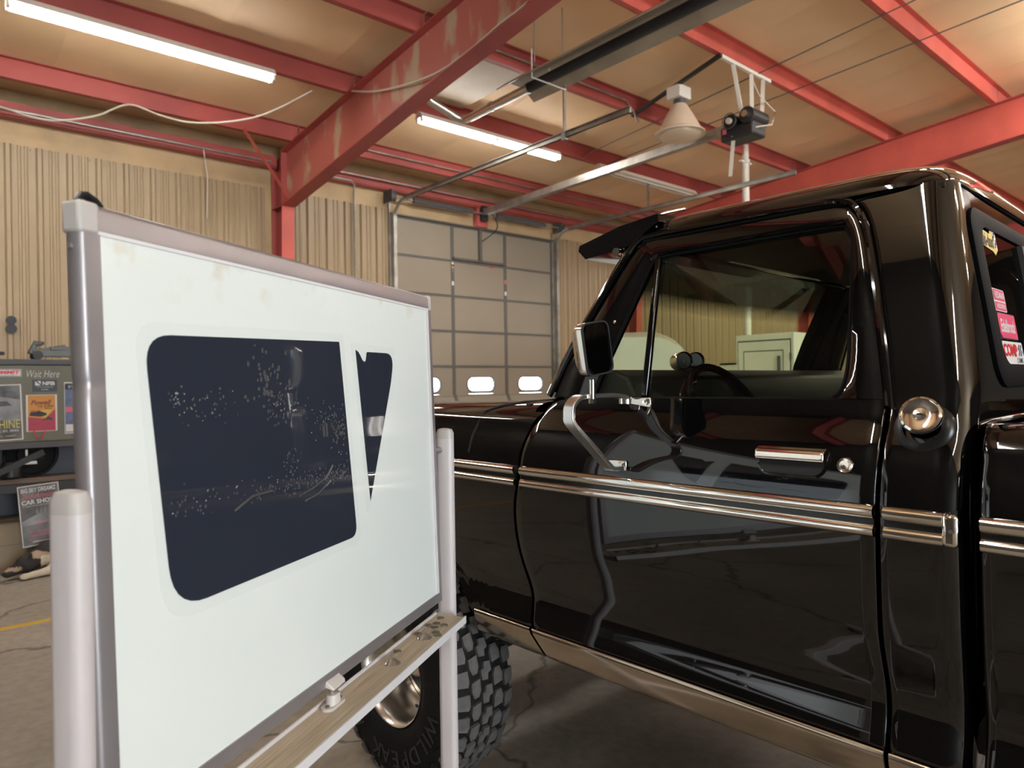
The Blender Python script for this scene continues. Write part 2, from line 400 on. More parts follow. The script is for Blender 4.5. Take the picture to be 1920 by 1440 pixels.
obj('sheathing', MB().box(X0, 5.90, YW + 0.0, YW + 0.1, 0, 5.10).box(9.62, X1, YW, YW + 0.1, 0, 5.10).box(5.90, 9.62, YW, YW + 0.1, 4.30, 5.10), 'insulation_wall', back)
def wavy(x0, x1, z0, z1, y):
    return MB().grid(lambda u, v: (lerp(x0, x1, u), y - 0.005 * math.sin(u * (x1 - x0) * 5) * math.sin(math.pi * v) - 0.003 * math.sin(u * (x1 - x0) * 13 + 1), lerp(z0, z1, v)), int((x1 - x0) * 10), 4)
for xa, xb in ((X0, 3.95), (4.15, 7.62), (7.86, 11.7), (11.9, 19.3), (19.5, X1)):
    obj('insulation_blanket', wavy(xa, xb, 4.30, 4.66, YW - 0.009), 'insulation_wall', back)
# eave strut, conduit along the eave
for xa, xb in ((X0, 4.0), (4.1, 11.75), (11.85, X1)):
    mb = MB().box(xa, xb, YW - 0.16, YW - 0.10, 4.64, 4.80).box(xa, xb, YW - 0.16, YW - 0.02, 4.63, 4.65)
    struct('trim_1' if xa < 0 else ('trim_2' if xa < 5 else 'trim_3'), mb, 'red_steel')
def simple_wall(name, mb):
    struct(name, mb, 'unlit_wall', smooth=False)
simple_wall('wall_left', MB().box(X0 - 0.1, X0, YF, YW + 0.1, 0, 6.4))  # unseen wall set close in so the truck side mirrors something dark
simple_wall('wall_right', MB().box(X1, X1 + 0.1, YF, YW + 0.1, 0, 6.4))
simple_wall('wall_front', MB().box(X0, -1.7, YF - 0.1, YF, 0, 6.4).box(2.7, X1, YF - 0.1, YF, 0, 6.4).box(-1.7, 2.7, YF - 0.1, YF, 4.2, 6.4))

# roof insulation: strips that run up the slope and sag between the purlins
PY = [9.08, 7.49, 6.00, 4.46, 2.99, 1.47, -0.05, -1.55]
ceil = root('ceiling')
def strip_mesh(w=1.22):
    ys = [YW] + PY + [RIDGE]; pts = []
    for a, b in zip(ys[:-1], ys[1:]):
        n = 6
        for i in range(n): pts.append((lerp(a, b, i / n), math.sin(math.pi * i / n) ** 0.8 if b - a else 0))
    pts.append((RIDGE, 0))
    mb = MB(); nx = 6
    vs = []
    for y, s in pts:
        for i in range(nx + 1):
            u = i / nx; sag = 0.035 * s * math.sin(math.pi * u) ** 0.5 if 0 < u < 1 else 0
            vs.append((u * w, y, zb(y) + 0.215 - sag + (0.0 if 0 < u < 1 else -0.05 * s)))
    n = nx + 1
    mb.add(vs, [(j * n + i, j * n + i + 1, (j + 1) * n + i + 1, (j + 1) * n + i) for j in range(len(pts) - 1) for i in range(nx)])
    return mb
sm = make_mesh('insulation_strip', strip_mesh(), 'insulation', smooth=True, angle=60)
x = X0 - 0.35
while x < X1:
    o = obj('insulation_strip', sm, None, ceil); o.location = (x, 0, 0.004 * random.random()); x += 1.222
obj('roof_deck', MB().hexa([(X0 - 0.4, YW + 0.1, zb(YW) + 0.26), (X1 + 0.2, YW + 0.1, zb(YW) + 0.26), (X1 + 0.2, RIDGE, zb(RIDGE) + 0.26), (X0 - 0.4, RIDGE, zb(RIDGE) + 0.26),
     (X0 - 0.4, YW + 0.1, zb(YW) + 0.36), (X1 + 0.2, YW + 0.1, zb(YW) + 0.36), (X1 + 0.2, RIDGE, zb(RIDGE) + 0.36), (X0 - 0.4, RIDGE, zb(RIDGE) + 0.36)]), 'insulation', ceil)
obj('roof_deck', MB().hexa([(X0 - 0.4, RIDGE, zb(RIDGE) + 0.2), (X1 + 0.2, RIDGE, zb(RIDGE) + 0.2), (X1 + 0.2, YF - 0.2, zb(YF) + 0.2), (X0 - 0.4, YF - 0.2, zb(YF) + 0.2),
     (X0 - 0.4, RIDGE, zb(RIDGE) + 0.3), (X1 + 0.2, RIDGE, zb(RIDGE) + 0.3), (X1 + 0.2, YF - 0.2, zb(YF) + 0.3), (X0 - 0.4, YF - 0.2, zb(YF) + 0.3)]), 'insulation', ceil)

# purlins: Z sections, one per bay
RAF = (4.05, 11.80, 19.40)
bays = ((X0, 4.04), (4.06, 11.79), (11.81, 19.39), (19.41, X1))
for i, y in enumerate(PY):
    for j, (xa, xb) in enumerate(bays):
        z = zb(y); t = 0.006
        mb = MB().box(xa, xb, y - t, y, z, z + 0.21).box(xa, xb, y, y + 0.065, z, z + t).box(xa, xb, y + 0.059, y + 0.065, z, z + 0.02).box(xa, xb, y - 0.065, y, z + 0.204, z + 0.21)
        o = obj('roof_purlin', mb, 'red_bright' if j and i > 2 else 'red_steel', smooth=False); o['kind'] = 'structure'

# rafters and columns
RB = ((9.45, 2.535), (6.116, 2.973), (4.12, 3.19), (RIDGE, 3.856))
def rafb(y):
    for (a, p), (b, q) in zip(RB[:-1], RB[1:]):
        if y >= b: break
    return 1.524 + lerp(p, q, (y - a) / (b - a))
for k, xr in enumerate(RAF):
    ys = [9.45, 6.116, 4.12, RIDGE]
    g = root('rafter')
    m = 'red_stained' if k == 0 else 'red_bright'
    web = MB(); fl = MB(); ft = MB()
    for a, b in zip(ys[:-1], ys[1:]):
        web.hexa([(xr - 0.006, a, rafb(a)), (xr + 0.006, a, rafb(a)), (xr + 0.006, b, rafb(b)), (xr - 0.006, b, rafb(b)),
                  (xr - 0.006, a, zb(a) - 0.01), (xr + 0.006, a, zb(a) - 0.01), (xr + 0.006, b, zb(b) - 0.01), (xr - 0.006, b, zb(b) - 0.01)])
        fl.hexa([(xr - 0.10, a, rafb(a) - 0.012), (xr + 0.10, a, rafb(a) - 0.012), (xr + 0.10, b, rafb(b) - 0.012), (xr - 0.10, b, rafb(b) - 0.012),
                 (xr - 0.10, a, rafb(a)), (xr + 0.10, a, rafb(a)), (xr + 0.10, b, rafb(b)), (xr - 0.10, b, rafb(b))])
        ft.hexa([(xr - 0.10, a, zb(a) - 0.012), (xr + 0.10, a, zb(a) - 0.012), (xr + 0.10, b, zb(b) - 0.012), (xr - 0.10, b, zb(b) - 0.012),
                 (xr - 0.10, a, zb(a)), (xr + 0.10, a, zb(a)), (xr + 0.10, b, zb(b)), (xr - 0.10, b, zb(b))])
    obj('web', web, m, g, smooth=False); obj('bottom_flange', fl, 'red_steel', g, smooth=False); obj('top_flange', ft, 'red_steel', g, smooth=False)
    c = root('column'); zi = rafb(9.45)
    obj('web', MB().hexa([(xr - 0.006, 9.62, 0), (xr + 0.006, 9.62, 0), (xr + 0.006, 9.80, 0), (xr - 0.006, 9.80, 0), (xr - 0.006, 9.45, zi), (xr + 0.006, 9.45, zi), (xr + 0.006, 9.80, zi), (xr - 0.006, 9.80, zi)]).box(xr - 0.006, xr + 0.006, 9.45, 9.80, zi, zb(9.45) - 0.02), 'red_steel', c, smooth=False)
    obj('inner_flange', MB().hexa([(xr - 0.09, 9.61, 0), (xr + 0.09, 9.61, 0), (xr + 0.09, 9.622, 0), (xr - 0.09, 9.622, 0), (xr - 0.09, 9.44, zi), (xr + 0.09, 9.44, zi), (xr + 0.09, 9.452, zi), (xr - 0.09, 9.452, zi)]), 'red_bright', c, smooth=False)
    obj('outer_flange', MB().box(xr - 0.09, xr + 0.09, 9.80, 9.812, 0, 4.75), 'red_steel', c, smooth=False)
    obj('stiffener', MB().box(xr - 0.09, xr - 0.006, 9.45, 9.462, zi, zb(9.45) - 0.02).box(xr + 0.006, xr + 0.09, 9.45, 9.462, zi, zb(9.45) - 0.02).box(xr - 0.09, xr + 0.09, 9.45, 9.80, zi - 0.006, zi + 0.006), 'red_steel', c, smooth=False)
    if k == 0:
        obj('flange_brace', MB().beam((3.30, 9.06, zb(9.06) + 0.02), (3.99, 9.25, rafb(9.3) + 0.03), 0.05, 0.006), 'red_bright', g, smooth=False)
        obj('flange_brace', MB().beam((4.0, 4.45, rafb(4.45) + 0.35), (3.96, 4.30, rafb(4.3) + 0.02), 0.04, 0.006), 'red_bright', g, smooth=False)

# ------------------------------------------------------------------ overhead door
DX0, DX1, DY, SEC = 5.95, 9.52, YW - 0.03, 0.6096
d1 = root('door_1')
def rrect(cx, cz, w, h, r, n=6):
    pts = []
    for qx, qz, a0 in ((1, 1, 0), (-1, 1, 90), (-1, -1, 180), (1, -1, 270)):
        for i in range(n + 1):
            a = R(a0 + 90 * i / n); pts.append((cx + qx * (w / 2 - r) + r * math.cos(a), cz + qz * (h / 2 - r) + r * math.sin(a)))
    return pts
def ring_to_rect(inner, x0, x1, z0, z1):
    cx, cz = (x0 + x1) / 2, (z0 + z1) / 2; out = []
    n = len(inner) // 4
    cor = [(x1, z1), (x0, z1), (x0, z0), (x1, z0)]
    for q in range(4):
        for i in range(n): out.append(cor[q])
    return out
thirds = [DX0, lerp(DX0, DX1, 0.333), lerp(DX0, DX1, 0.667), DX1]
for s in range(7):
    z0, z1 = s * SEC + 0.006, (s + 1) * SEC - 0.006
    sec = obj('door_section', MB().box(DX0, DX1, DY + 0.028, DY + 0.03, z0, z1) if s != 2 else MB().box(DX0, DX1, DY - 0.004, DY + 0.03, z0, z0 + 0.03).box(DX0, DX1, DY - 0.004, DY + 0.03, z1 - 0.03, z1), 'door_panel', d1, smooth=False)
    for i in range(3):
        a, b = thirds[i] + 0.025, thirds[i + 1] - 0.025
        if s != 2:
            obj('insulation_panel', MB().box(a, b, DY, DY + 0.027, z0 + 0.012, z1 - 0.012), 'door_panel', sec, bevel=0.004)
        else:
            cx = (a + b) / 2
            inn = rrect(cx, z0 + 0.29, 0.60, 0.235, 0.105)
            outr = ring_to_rect(inn, a - 0.025, b + 0.025, z0, z1)
            mb = MB().loft([[(x, DY, z) for x, z in outr], [(x, DY, z) for x, z in inn], [(x, DY + 0.03, z) for x, z in inn]])
            obj('window_panel', mb, 'door_panel', sec, smooth=False)
            fr = rrect(cx, z0 + 0.29, 0.64, 0.275, 0.125)
            obj('window_frame', MB().loft([[(x, DY, z) for x, z in fr], [(x, DY - 0.012, z) for x, z in fr], [(x, DY - 0.012, z) for x, z in inn], [(x, DY + 0.03, z) for x, z in inn]]), 'door_stile', sec)
            pane = MB(); pane.add([(x, DY + 0.02, z) for x, z in inn], [tuple(range(len(inn)))])
            obj('pane', pane, 'clear_glass', sec, smooth=False)
            if i == 1:
                bars = MB()
                for t in range(9): bars.box(cx - 0.28 + t * 0.07 - 0.006, cx - 0.28 + t * 0.07 + 0.006, DY + 0.024, DY + 0.03, z0 + 0.18, z0 + 0.40)
                obj('pane_stripe', bars, 'siding', sec, smooth=False)
    for i in range(4):
        st = MB().box(thirds[i] - 0.034, thirds[i] + 0.034, DY - 0.006, DY + 0.02, z0, z1)
        if s != 2 or i in (0, 3): obj('stile', st, 'door_stile', sec, smooth=False)
        else: obj('stile', MB().box(thirds[i] - 0.034, thirds[i] + 0.034, DY - 0.008, DY - 0.001, z0, z1), 'door_stile', sec, smooth=False)
    obj('rail', MB().box(DX0, DX1, DY - 0.010, DY + 0.02, z1 - 0.016, z1 + 0.022), 'door_stile', sec, smooth=False)
# operator bracket on the top section and decals on the stiles
cxd = (DX0 + DX1) / 2
obj('operator_strut', MB().box(thirds[1], thirds[2], DY - 0.05, DY - 0.01, 6 * SEC + 0.02, 6 * SEC + 0.06).box(cxd - 0.03, cxd + 0.03, DY - 0.05, DY - 0.01, 6 * SEC + 0.04, 7 * SEC), 'door_stile', d1, smooth=False)
for xx, zz, m in ((thirds[1], 5.72, 'poster_blue'), (thirds[1], 5.9, 'paper'), (thirds[1], 5.35, 'paper'), (thirds[2], 5.55, 'pink_ink'), (thirds[2], 5.2, 'paper'), (thirds[1], 5.83, 'yellow_paint')):
    obj('decal', MB().box(xx - 0.022, xx + 0.022, DY - 0.009, DY - 0.007, zz * SEC - 0.03, zz * SEC + 0.04), m, d1, smooth=False)
obj('decal', MB().box(thirds[2] - 0.38, thirds[2] - 0.28, DY - 0.009, DY - 0.007, 5.93 * SEC, 5.98 * SEC), 'sticker_red', d1, smooth=False)
# header behind the door head, jamb tracks
struct('trim_4', MB().box(DX0 - 0.05, DX1 + 0.05, YW - 0.09, YW - 0.05, 4.275, 4.30), 'door_stile')
struct('trim_5', MB().box(7.62, 7.86, YW - 0.13, YW - 0.04, 4.30, 4.78), 'red_steel')
def track(name, x, label):
    t = thing(name, label, 'door track')
    obj('jamb_track', MB().box(x - 0.03, x + 0.03, YW - 0.16, YW - 0.05, 0, 4.30).box(x - 0.055, x - 0.03, YW - 0.06, YW - 0.02, 0, 4.45), 'galvanised', t, smooth=False)
    arc = [(x, YW - 0.12, 4.10)] + [(x, YW - 0.12 - 0.34 * (1 - math.cos(R(a))), 4.12 + 0.34 * math.sin(R(a))) for a in range(0, 91, 10)]
    obj('curved_track', MB().tube(arc, 0.028, 6), 'galvanised', t)
    obj('horizontal_track', MB().box(x - 0.012, x + 0.012, 4.85, YW - 0.44, 4.425, 4.49).box(x - 0.035, x + 0.012, 4.85, YW - 0.44, 4.425, 4.43).box(x - 0.035, x + 0.012, 4.85, YW - 0.44, 4.485, 4.49), 'galvanised', t, smooth=False)
    return t
ta = track('door_track', DX0 - 0.02, 'galvanised overhead door track nearest the red column'); tb = track('door_track', DX1 + 0.05, 'galvanised overhead door track above the truck cab')
obj('hanger', MB().box(5.915, 5.945, 5.84, 5.86, 4.48, zb(6.0)).box(5.90, 5.96, 5.82, 5.88, 4.40, 4.50), 'galvanised', ta, smooth=False)
obj('hanger', MB().box(9.56, 9.58, 7.45, 7.48, 4.48, zb(7.5)), 'galvanised', tb, smooth=False)
sp = thing('torsion_shaft', 'steel shaft with cable drums and springs above the overhead door', 'door shaft')
obj('shaft', MB().cyl((DX0 - 0.15, YW - 0.2, 4.52), (DX1 + 0.2, YW - 0.2, 4.52), 0.016, n=10), 'galvanised', sp)
for xx in (6.25, 8.0): obj('spring', MB().cyl((xx, YW - 0.2, 4.52), (xx + 1.2, YW - 0.2, 4.52), 0.04, n=10), 'dark_grey', sp)
for xx in (DX0 - 0.1, DX1 + 0.1): obj('cable_drum', MB().cyl((xx - 0.04, YW - 0.2, 4.52), (xx + 0.04, YW - 0.2, 4.52), 0.085, n=14).box(xx - 0.06, xx - 0.05, YW - 0.3, YW - 0.05, 4.43, 4.62), 'dark_grey', sp)
obj('center_plate', MB().box(7.68, 7.80, YW - 0.22, YW - 0.12, 4.40, 4.66), 'black_iron', sp)

# operator: rail, trolley motor, hanger
op = thing('door_operator', 'black overhead door motor hung from perforated steel angle', 'door opener')
obj('rail', MB().beam((7.72, YW - 0.22, 4.55), (7.70, 4.75, 4.63), 0.055, 0.10), 'galvanised', op, smooth=False)
obj('rail_lip', MB().beam((7.72, YW - 0.22, 4.49), (7.70, 4.75, 4.57), 0.10, 0.006), 'galvanised', op, smooth=False)
body = obj('motor_housing', MB().box(7.54, 7.84, 4.34, 4.78, 4.42, 4.60), 'black_iron', op, bevel=0.03)
obj('motor', MB().cyl((7.50, 4.62, 4.63), (7.84, 4.62, 4.63), 0.085, n=18), 'black_iron', op); obj('motor', MB().cyl((7.50, 4.40, 4.65), (7.86, 4.40, 4.65), 0.095, n=18), 'black_iron', op)
obj('pulley', MB().cyl((7.46, 4.62, 4.63), (7.50, 4.62, 4.63), 0.035, n=14), 'cable_white', op); obj('pulley', MB().cyl((7.45, 4.40, 4.65), (7.50, 4.40, 4.65), 0.04, n=14), 'alloy', op)
obj('belt', MB().tube([(7.485, 4.62 + 0.092 * math.cos(R(a)), 4.63 + 0.092 * math.sin(R(a))) for a in range(0, 360, 20)], 0.006, 5, True), 'dark_grey', op)
obj('decal', MB().box(7.515, 7.522, 4.68, 4.73, 4.50, 4.56), 'pink_ink', op, smooth=False)
ST = 4.47
obj('perforated_angle', MB().box(7.05, 8.18, ST - 0.02, ST + 0.02, zb(ST) - 0.045, zb(ST) - 0.004), 'white_enamel', op, smooth=False)
for a, b in (((7.34, ST, zb(ST) - 0.03), (7.62, 4.52, 4.66)), ((7.75, ST, zb(ST) - 0.03), (7.66, 4.42, 4.66)), ((8.02, ST, zb(ST) - 0.03), (7.82, 4.38, 4.68)), ((7.55, 4.60, 4.46), (7.95, 4.90, 4.12))):
    obj('hanger_angle', MB().beam(a, b, 0.045, 0.012), 'white_enamel', op, smooth=False)
obj('motor_cord', MB().tube([(7.75, ST, zb(ST) - 0.1), (7.80, 4.40, 4.95), (7.95, 4.28, 4.75), (7.80, 4.24, 4.55), (7.58, 4.36, 4.50)], 0.008, 6), 'cable_white', op)

# ------------------------------------------------------------------ lamps
def tube_fixture(x0, x1, y, z, lit, label, ntubes=2, inline=False, group='fluorescent strip fixtures on the roof purlins', tm='tube_lit'):
    f = thing('strip_light', label, 'ceiling light', (x0, y, z), 0, group)
    L = x1 - x0
    obj('housing', MB().hexa([(0, -0.085, -0.022), (L, -0.085, -0.022), (L, 0.085, -0.022), (0, 0.085, -0.022), (0, -0.035, 0.05), (L, -0.035, 0.05), (L, 0.035, 0.05), (0, 0.035, 0.05)]), 'white_enamel', f, smooth=False)
    segs = [(0.03, L / 2 - 0.02), (L / 2 + 0.02, L - 0.03)] if inline else [(0.03, L - 0.03)]
    for yy in ((-0.045, 0.045) if ntubes == 2 else (0.0,)):
        for a, b in segs:
            obj('tube', MB().cyl((a, yy, -0.048), (b, yy, -0.048), 0.019, n=10), tm if lit else 'off_tube', f)
            for q in (a - 0.012, b + 0.012): obj('lamp_holder', MB().box(q - 0.012, q + 0.012, yy - 0.018, yy + 0.018, -0.075, -0.015), 'white_enamel', f, smooth=False)
    return f
zl = lambda y: zb(y) - 0.055
tube_fixture(0.67, 3.06, 7.47, zl(7.49), True, 'lit twin-tube strip light on the purlin at far left')
tube_fixture(4.94, 7.43, 7.47, zl(7.49), True, 'lit strip light of short tubes beside the overhead door track', inline=True)
tube_fixture(8.31, 10.90, 7.47, zl(7.49), False, 'unlit strip light above the truck windscreen')
for n_, (xx, yy) in enumerate(((-2.9, 7.47), (-2.9, 1.45), (14.0, 7.47), (13.0, 1.45), (-2.9, -4.5), (6.5, -4.5), (12.5, -4.5), (5.2, 1.45), (9.2, 1.45), (18.0, 7.47), (17.5, 1.45), (9.2, -1.52), (13.2, -1.52), (5.2, -1.52), (16.5, -4.5))):  # unseen fixtures added to brighten the ceiling, floor and truck highlights
    tube_fixture(xx, xx + 2.42, yy, zl(yy), True, 'lit twin-tube strip light added unseen on the roof behind the photographer' if yy < 2 else 'lit twin-tube strip light added unseen far along the back wall', group='strip lights added out of the picture', tm='tube_fill')

hb = thing('high_bay_lamp', 'bell-shaped high bay lamp hanging from a black pipe', 'ceiling light', (7.31, 5.2, 0))
obj('ballast_box', MB().box(-0.13, 0.11, -0.10, 0.10, 5.02, 5.17), 'white_enamel', hb, bevel=0.01)
obj('collar', MB().cyl((0, 0, 4.95), (0, 0, 5.02), 0.075, n=20), 'dark_grey', hb)
obj('reflector', MB().lathe([(0.085, 4.96), (0.10, 4.94), (0.17, 4.82), (0.235, 4.70), (0.265, 4.63), (0.31, 4.605), (0.312, 4.585), (0.25, 4.60), (0.22, 4.69), (0.165, 4.80), (0.09, 4.93)], (0, 0, 0), (0, 0, 1), 36), 'lamp_acrylic', hb)
obj('lens', MB().lathe([(0.26, 4.60), (0.25, 4.57), (0.20, 4.545), (0.10, 4.53), (0.001, 4.525)], (0, 0, 0), (0, 0, 1), 36), 'lamp_acrylic', hb)
obj('hook', MB().cyl((0, 0, 5.17), (0, 0, 5.24), 0.012, n=8), 'dark_grey', hb)
tag(obj('lamp_pipe', MB().beam((7.40, 6.02, zb(6.0) - 0.03), (7.05, 4.44, zb(4.46) - 0.03), 0.04, 0.04), 'black_iron'), 'black steel pipe spanning two purlins above the bell lamp', 'pipe')

# radiant tube heater
HX, HZ = 4.96, 4.62
ht = thing('tube_heater', 'long radiant tube heater with a metal reflector under the roof', 'heater')
obj('burner_tube', MB().cyl((HX, 5.42, HZ), (HX, -1.5, HZ + 0.05), 0.052, n=18), 'black_iron', ht)
obj('flue_pipe', MB().cyl((HX, 6.50, HZ - 0.01), (HX, 5.40, HZ), 0.045, n=18).tube([(HX, 6.50, HZ - 0.01), (HX - 0.02, 6.55, HZ), (HX - 0.08, 6.58, HZ + 0.02), (4.55, 6.62, HZ + 0.13), (4.50, 6.62, HZ + 0.16)], 0.046, 14), 'steel_bright', ht)
for yy in (5.40, 6.02): obj('clamp', MB().cyl((HX, yy, HZ), (HX, yy + 0.025, HZ), 0.055, n=18), 'steel_bright', ht)
rp = [(-0.27, -0.015), (-0.15, 0.075), (-0.06, 0.10), (0.06, 0.10), (0.15, 0.075), (0.27, -0.015)]
mb = MB(); n = len(rp)
vs_ = []
for yy in (5.62, -1.6):
    vs_ += [(HX + a, yy, HZ + b) for a, b in rp] + [(HX + a * 0.98, yy, HZ + b - 0.006) for a, b in rp]
mb.add(vs_, [(i, i + 1, 2 * n + i + 1, 2 * n + i) for i in range(n - 1)] + [(n + i, n + i + 1, 3 * n + i + 1, 3 * n + i) for i in range(n - 1)] + [(0, n, 3 * n, 2 * n), (n - 1, 2 * n - 1, 4 * n - 1, 3 * n - 1)] + [(i, i + 1, n + i + 1, n + i) for i in range(n - 1)])
obj('reflector', mb, 'reflector_alu', ht, smooth=False)
for yy in (5.1, 2.4):
    obj('hanger', MB().tube([(HX - 0.24, yy, HZ + 0.22), (HX - 0.24, yy, HZ - 0.06), (HX + 0.24, yy, HZ - 0.06), (HX + 0.24, yy, HZ + 0.05)], 0.008, 6).cyl((HX, yy, HZ - 0.06), (HX, yy, HZ + 0.1), 0.008, n=6), 'white_enamel', ht)
    obj('chain', MB().cyl((HX - 0.2, yy, HZ + 0.1), (HX - 0.2, yy, zb(yy) + 0.2), 0.006, n=6).cyl((HX + 0.2, yy, HZ + 0.1), (HX + 0.2, yy, zb(yy) + 0.2), 0.006, n=6), 'galvanised', ht)
tag(obj('ceiling_panel', MB().box(4.35, 5.55, 6.08, 7.35, zb(6.7) + 0.085, zb(6.7) + 0.095), 'vinyl_sheet'), 'smooth pale sheet patch between purlins behind the heater', 'roof patch')

# conduits and cables under the roof
def cable(name, pts, r, m, label, cat='cable', n=6):
    P = [Vector(p) for p in pts]; out = []
    for i in range(len(P) - 1):
        p0, p1, p2, p3 = P[max(i - 1, 0)], P[i], P[i + 1], P[min(i + 2, len(P) - 1)]
        for k in range(6):
            t = k / 6; out.append(0.5 * ((2 * p1) + (p2 - p0) * t + (2 * p0 - 5 * p1 + 4 * p2 - p3) * t * t + (3 * p1 - p0 - 3 * p2 + p3) * t**3))
    out.append(P[-1])
    return tag(obj(name, MB().tube(out, r, n), m), label, cat)
def conduit(pts, r, label, m='galvanised'):
    return tag(obj('conduit', MB().tube(pts, r, 8), m), label, 'conduit')
conduit([(X0, 9.66, 4.70), (3.9, 9.66, 4.70)], 0.016, 'thin steel conduit along the eave left of the red column')
conduit([(4.3, 9.66, 4.66), (5.15, 9.68, 4.66), (5.22, 9.70, 4.62), (5.24, 9.74, 4.5), (5.24, 9.75, 1.2)], 0.016, 'steel conduit bending down the siding left of the overhead door')
conduit([(4.3, 9.60, 4.74), (11.6, 9.60, 4.74)], 0.014, 'thin steel conduit along the eave above the overhead door')
conduit([(4.16, 9.02, zb(9.05) + 0.09), (11.7, 9.02, zb(9.05) + 0.09)], 0.012, 'thin conduit fixed along the purlin nearest the overhead door')
conduit([(4.2, 5.95, zb(6.0) + 0.10), (7.2, 5.95, zb(6.0) + 0.10), (7.35, 5.95, zb(6.0) - 0.02), (7.36, 5.90, zb(6.0) - 0.16)], 0.013, 'thin conduit along the purlin beside the bell lamp')
conduit([(X0 + 0.1, 6.10, zb(6.0) + 0.15), (3.92, 6.10, zb(6.0) + 0.15)], 0.013, 'thin conduit above the purlin left of the stained rafter')
for yy, k, lab in ((0.0, 0, 'long sway wire under the roof at top right, the upper one'), (0.55, 1, 'long sway wire under the roof at top right, the lower one')):
    xa, xb = ((7.90, 7.86), (8.98, 8.45))[k]
    conduit([(xa, 1.2, zb(1.2) - 0.012), (xb, 7.4, zb(7.4) - 0.012)], 0.007, lab, 'dark_grey')
cable('slack_cable', [(0.3, 9.6, 4.72), (0.79, 9.5, 4.66), (1.07, 9.4, 4.585), (1.31, 9.3, 4.57), (1.67, 9.2, 4.68), (1.97, 9.05, 4.835), (2.27, 8.9, 4.74), (2.54, 8.7, 4.66), (2.93, 8.5, 4.70), (3.27, 8.2, 4.79), (3.60, 7.66, 4.97)], 0.011, 'cable_white', 'slack white cable looping under the purlins left of the red rafter')
cable('slack_cable', [(3.98, 7.72, 5.10), (3.98, 6.96, 4.83), (3.98, 6.29, 4.68), (3.98, 5.7, 4.60), (3.98, 5.18, 4.62), (3.98, 4.71, 4.69), (3.98, 4.30, 4.74), (3.98, 3.6, 4.95)], 0.011, 'cable_white', 'slack white cable drooping along the face of the stained red rafter')
cable('pull_cord', [(2.99, 9.66, 4.70), (3.02, 9.66, 4.45), (3.05, 9.70, 4.30), (3.05, 9.75, 3.8)], 0.007, 'cable_white', 'short pale cord hanging down the siding left of the column')
cable('opener_cable', [(7.72, 9.5, 4.60), (7.95, 9.55, 4.30), (7.75, 9.74, 4.05)], 0.010, 'black_iron', 'black cable drooping to the top of the overhead door')
tag(obj('vent_pipe', MB().cyl((10.18, 6.0, 1.2), (10.18, 6.0, zb(6.0) + 0.15), 0.055, n=18).cyl((10.18, 6.0, 4.98), (10.18, 6.0, 5.04), 0.07, n=18).box(10.02, 10.34, 5.98, 6.02, 4.985, 5.015).cyl((10.18, 6.0, 0), (10.18, 6.0, 1.2), 0.055, n=18), 'white_enamel'), 'white vertical pipe standing behind the truck roof', 'pipe')
tag(obj('wall_hook', MB().box(0.86, 0.92, YW - 0.075, YW - 0.02, 2.20, 2.36).cyl((0.89, YW - 0.09, 2.33), (0.89, YW - 0.02, 2.33), 0.05, n=12).cyl((0.89, YW - 0.09, 2.23), (0.89, YW - 0.02, 2.23), 0.055, n=12), 'black_iron'), 'small black bracket fixed to the tan siding at far left', 'wall bracket')

# ------------------------------------------------------------------ pickup truck (local axes: x forward, y to its left side, z up)
HW = 0.985
W_in = hermite([0.55, 0.664, 0.72, 0.745, 0.77, 0.81, 0.84, 0.87, 0.92, 1.0, 1.10, 1.20, 1.25, 1.30, 1.34, 1.38, 1.42, 1.45, 1.476, 1.55, 1.93, 2.1],
               [0.05, 0.020, 0.004, 0.004, 0.009, 0.021, 0.0265, 0.026, 0.020, 0.010, 0.004, 0.001, 0.0, 0.006, 0.016, 0.031, 0.050, 0.062, 0.070, 0.089, 0.190, 0.25])
def W(z): return HW - W_in(z)
AF = hermite([0.663, 0.721, 0.752, 0.848, 0.95, 1.04, 1.104, 1.166, 1.22, 1.298, 1.372, 1.418, 1.46, 1.50], [1.530, 1.571, 1.585, 1.604, 1.638, 1.655, 1.658, 1.650, 1.634, 1.627, 1.604, 1.579, 1.544, 1.52])
AR = hermite([0.66, 0.85, 1.0, 1.5], [0.535, 0.540, 0.550, 0.547])
def AB(z): return 0.388 if z < 1.495 else 0.388 + (z - 1.495) * 0.147
truck = thing('pickup_truck', 'glossy black vintage pickup truck with chrome side mouldings', 'truck', (2.533, 0.1017, 0), R(92.3))

def part(name, mb, m, parent=None, **k): return obj(name, mb, m, parent or truck, **k)

def edge_grid(fn, e0, e1, zs, n, depth=0.03, rnd=0.006):
    """panel in (a,z) between edges e0(z)<e1(z), rolled inwards at both ends; fn(a,z)->w"""
    mb = MB(); cols = [None] * 0; vs = []
    for z in zs:
        a0, a1 = e0(z), e1(z); row = [(a0, fn(z) - depth), (a0, fn(z) - rnd), (a0 + rnd * 0.3, fn(z) - rnd * 0.3), (a0 + rnd, fn(z))]
        for i in range(1, n): row.append((lerp(a0 + rnd, a1 - rnd, i / n), fn(z)))
        row += [(a1 - rnd, fn(z)), (a1 - rnd * 0.3, fn(z) - rnd * 0.3), (a1, fn(z) - rnd), (a1, fn(z) - depth)]
        vs += [(a, w_, z) for a, w_ in row]
    k = n + 7
    mb.add(vs, [(j * k + i, j * k + i + 1, (j + 1) * k + i + 1, (j + 1) * k + i) for j in range(len(zs) - 1) for i in range(k - 1)])
    return mb
def flip(mb, s): return mb if s > 0 else mb.xf(lambda v: (v.x, -v.y, v.z))
def lin(a, b, n): return [lerp(a, b, i / n) for i in range(n + 1)]

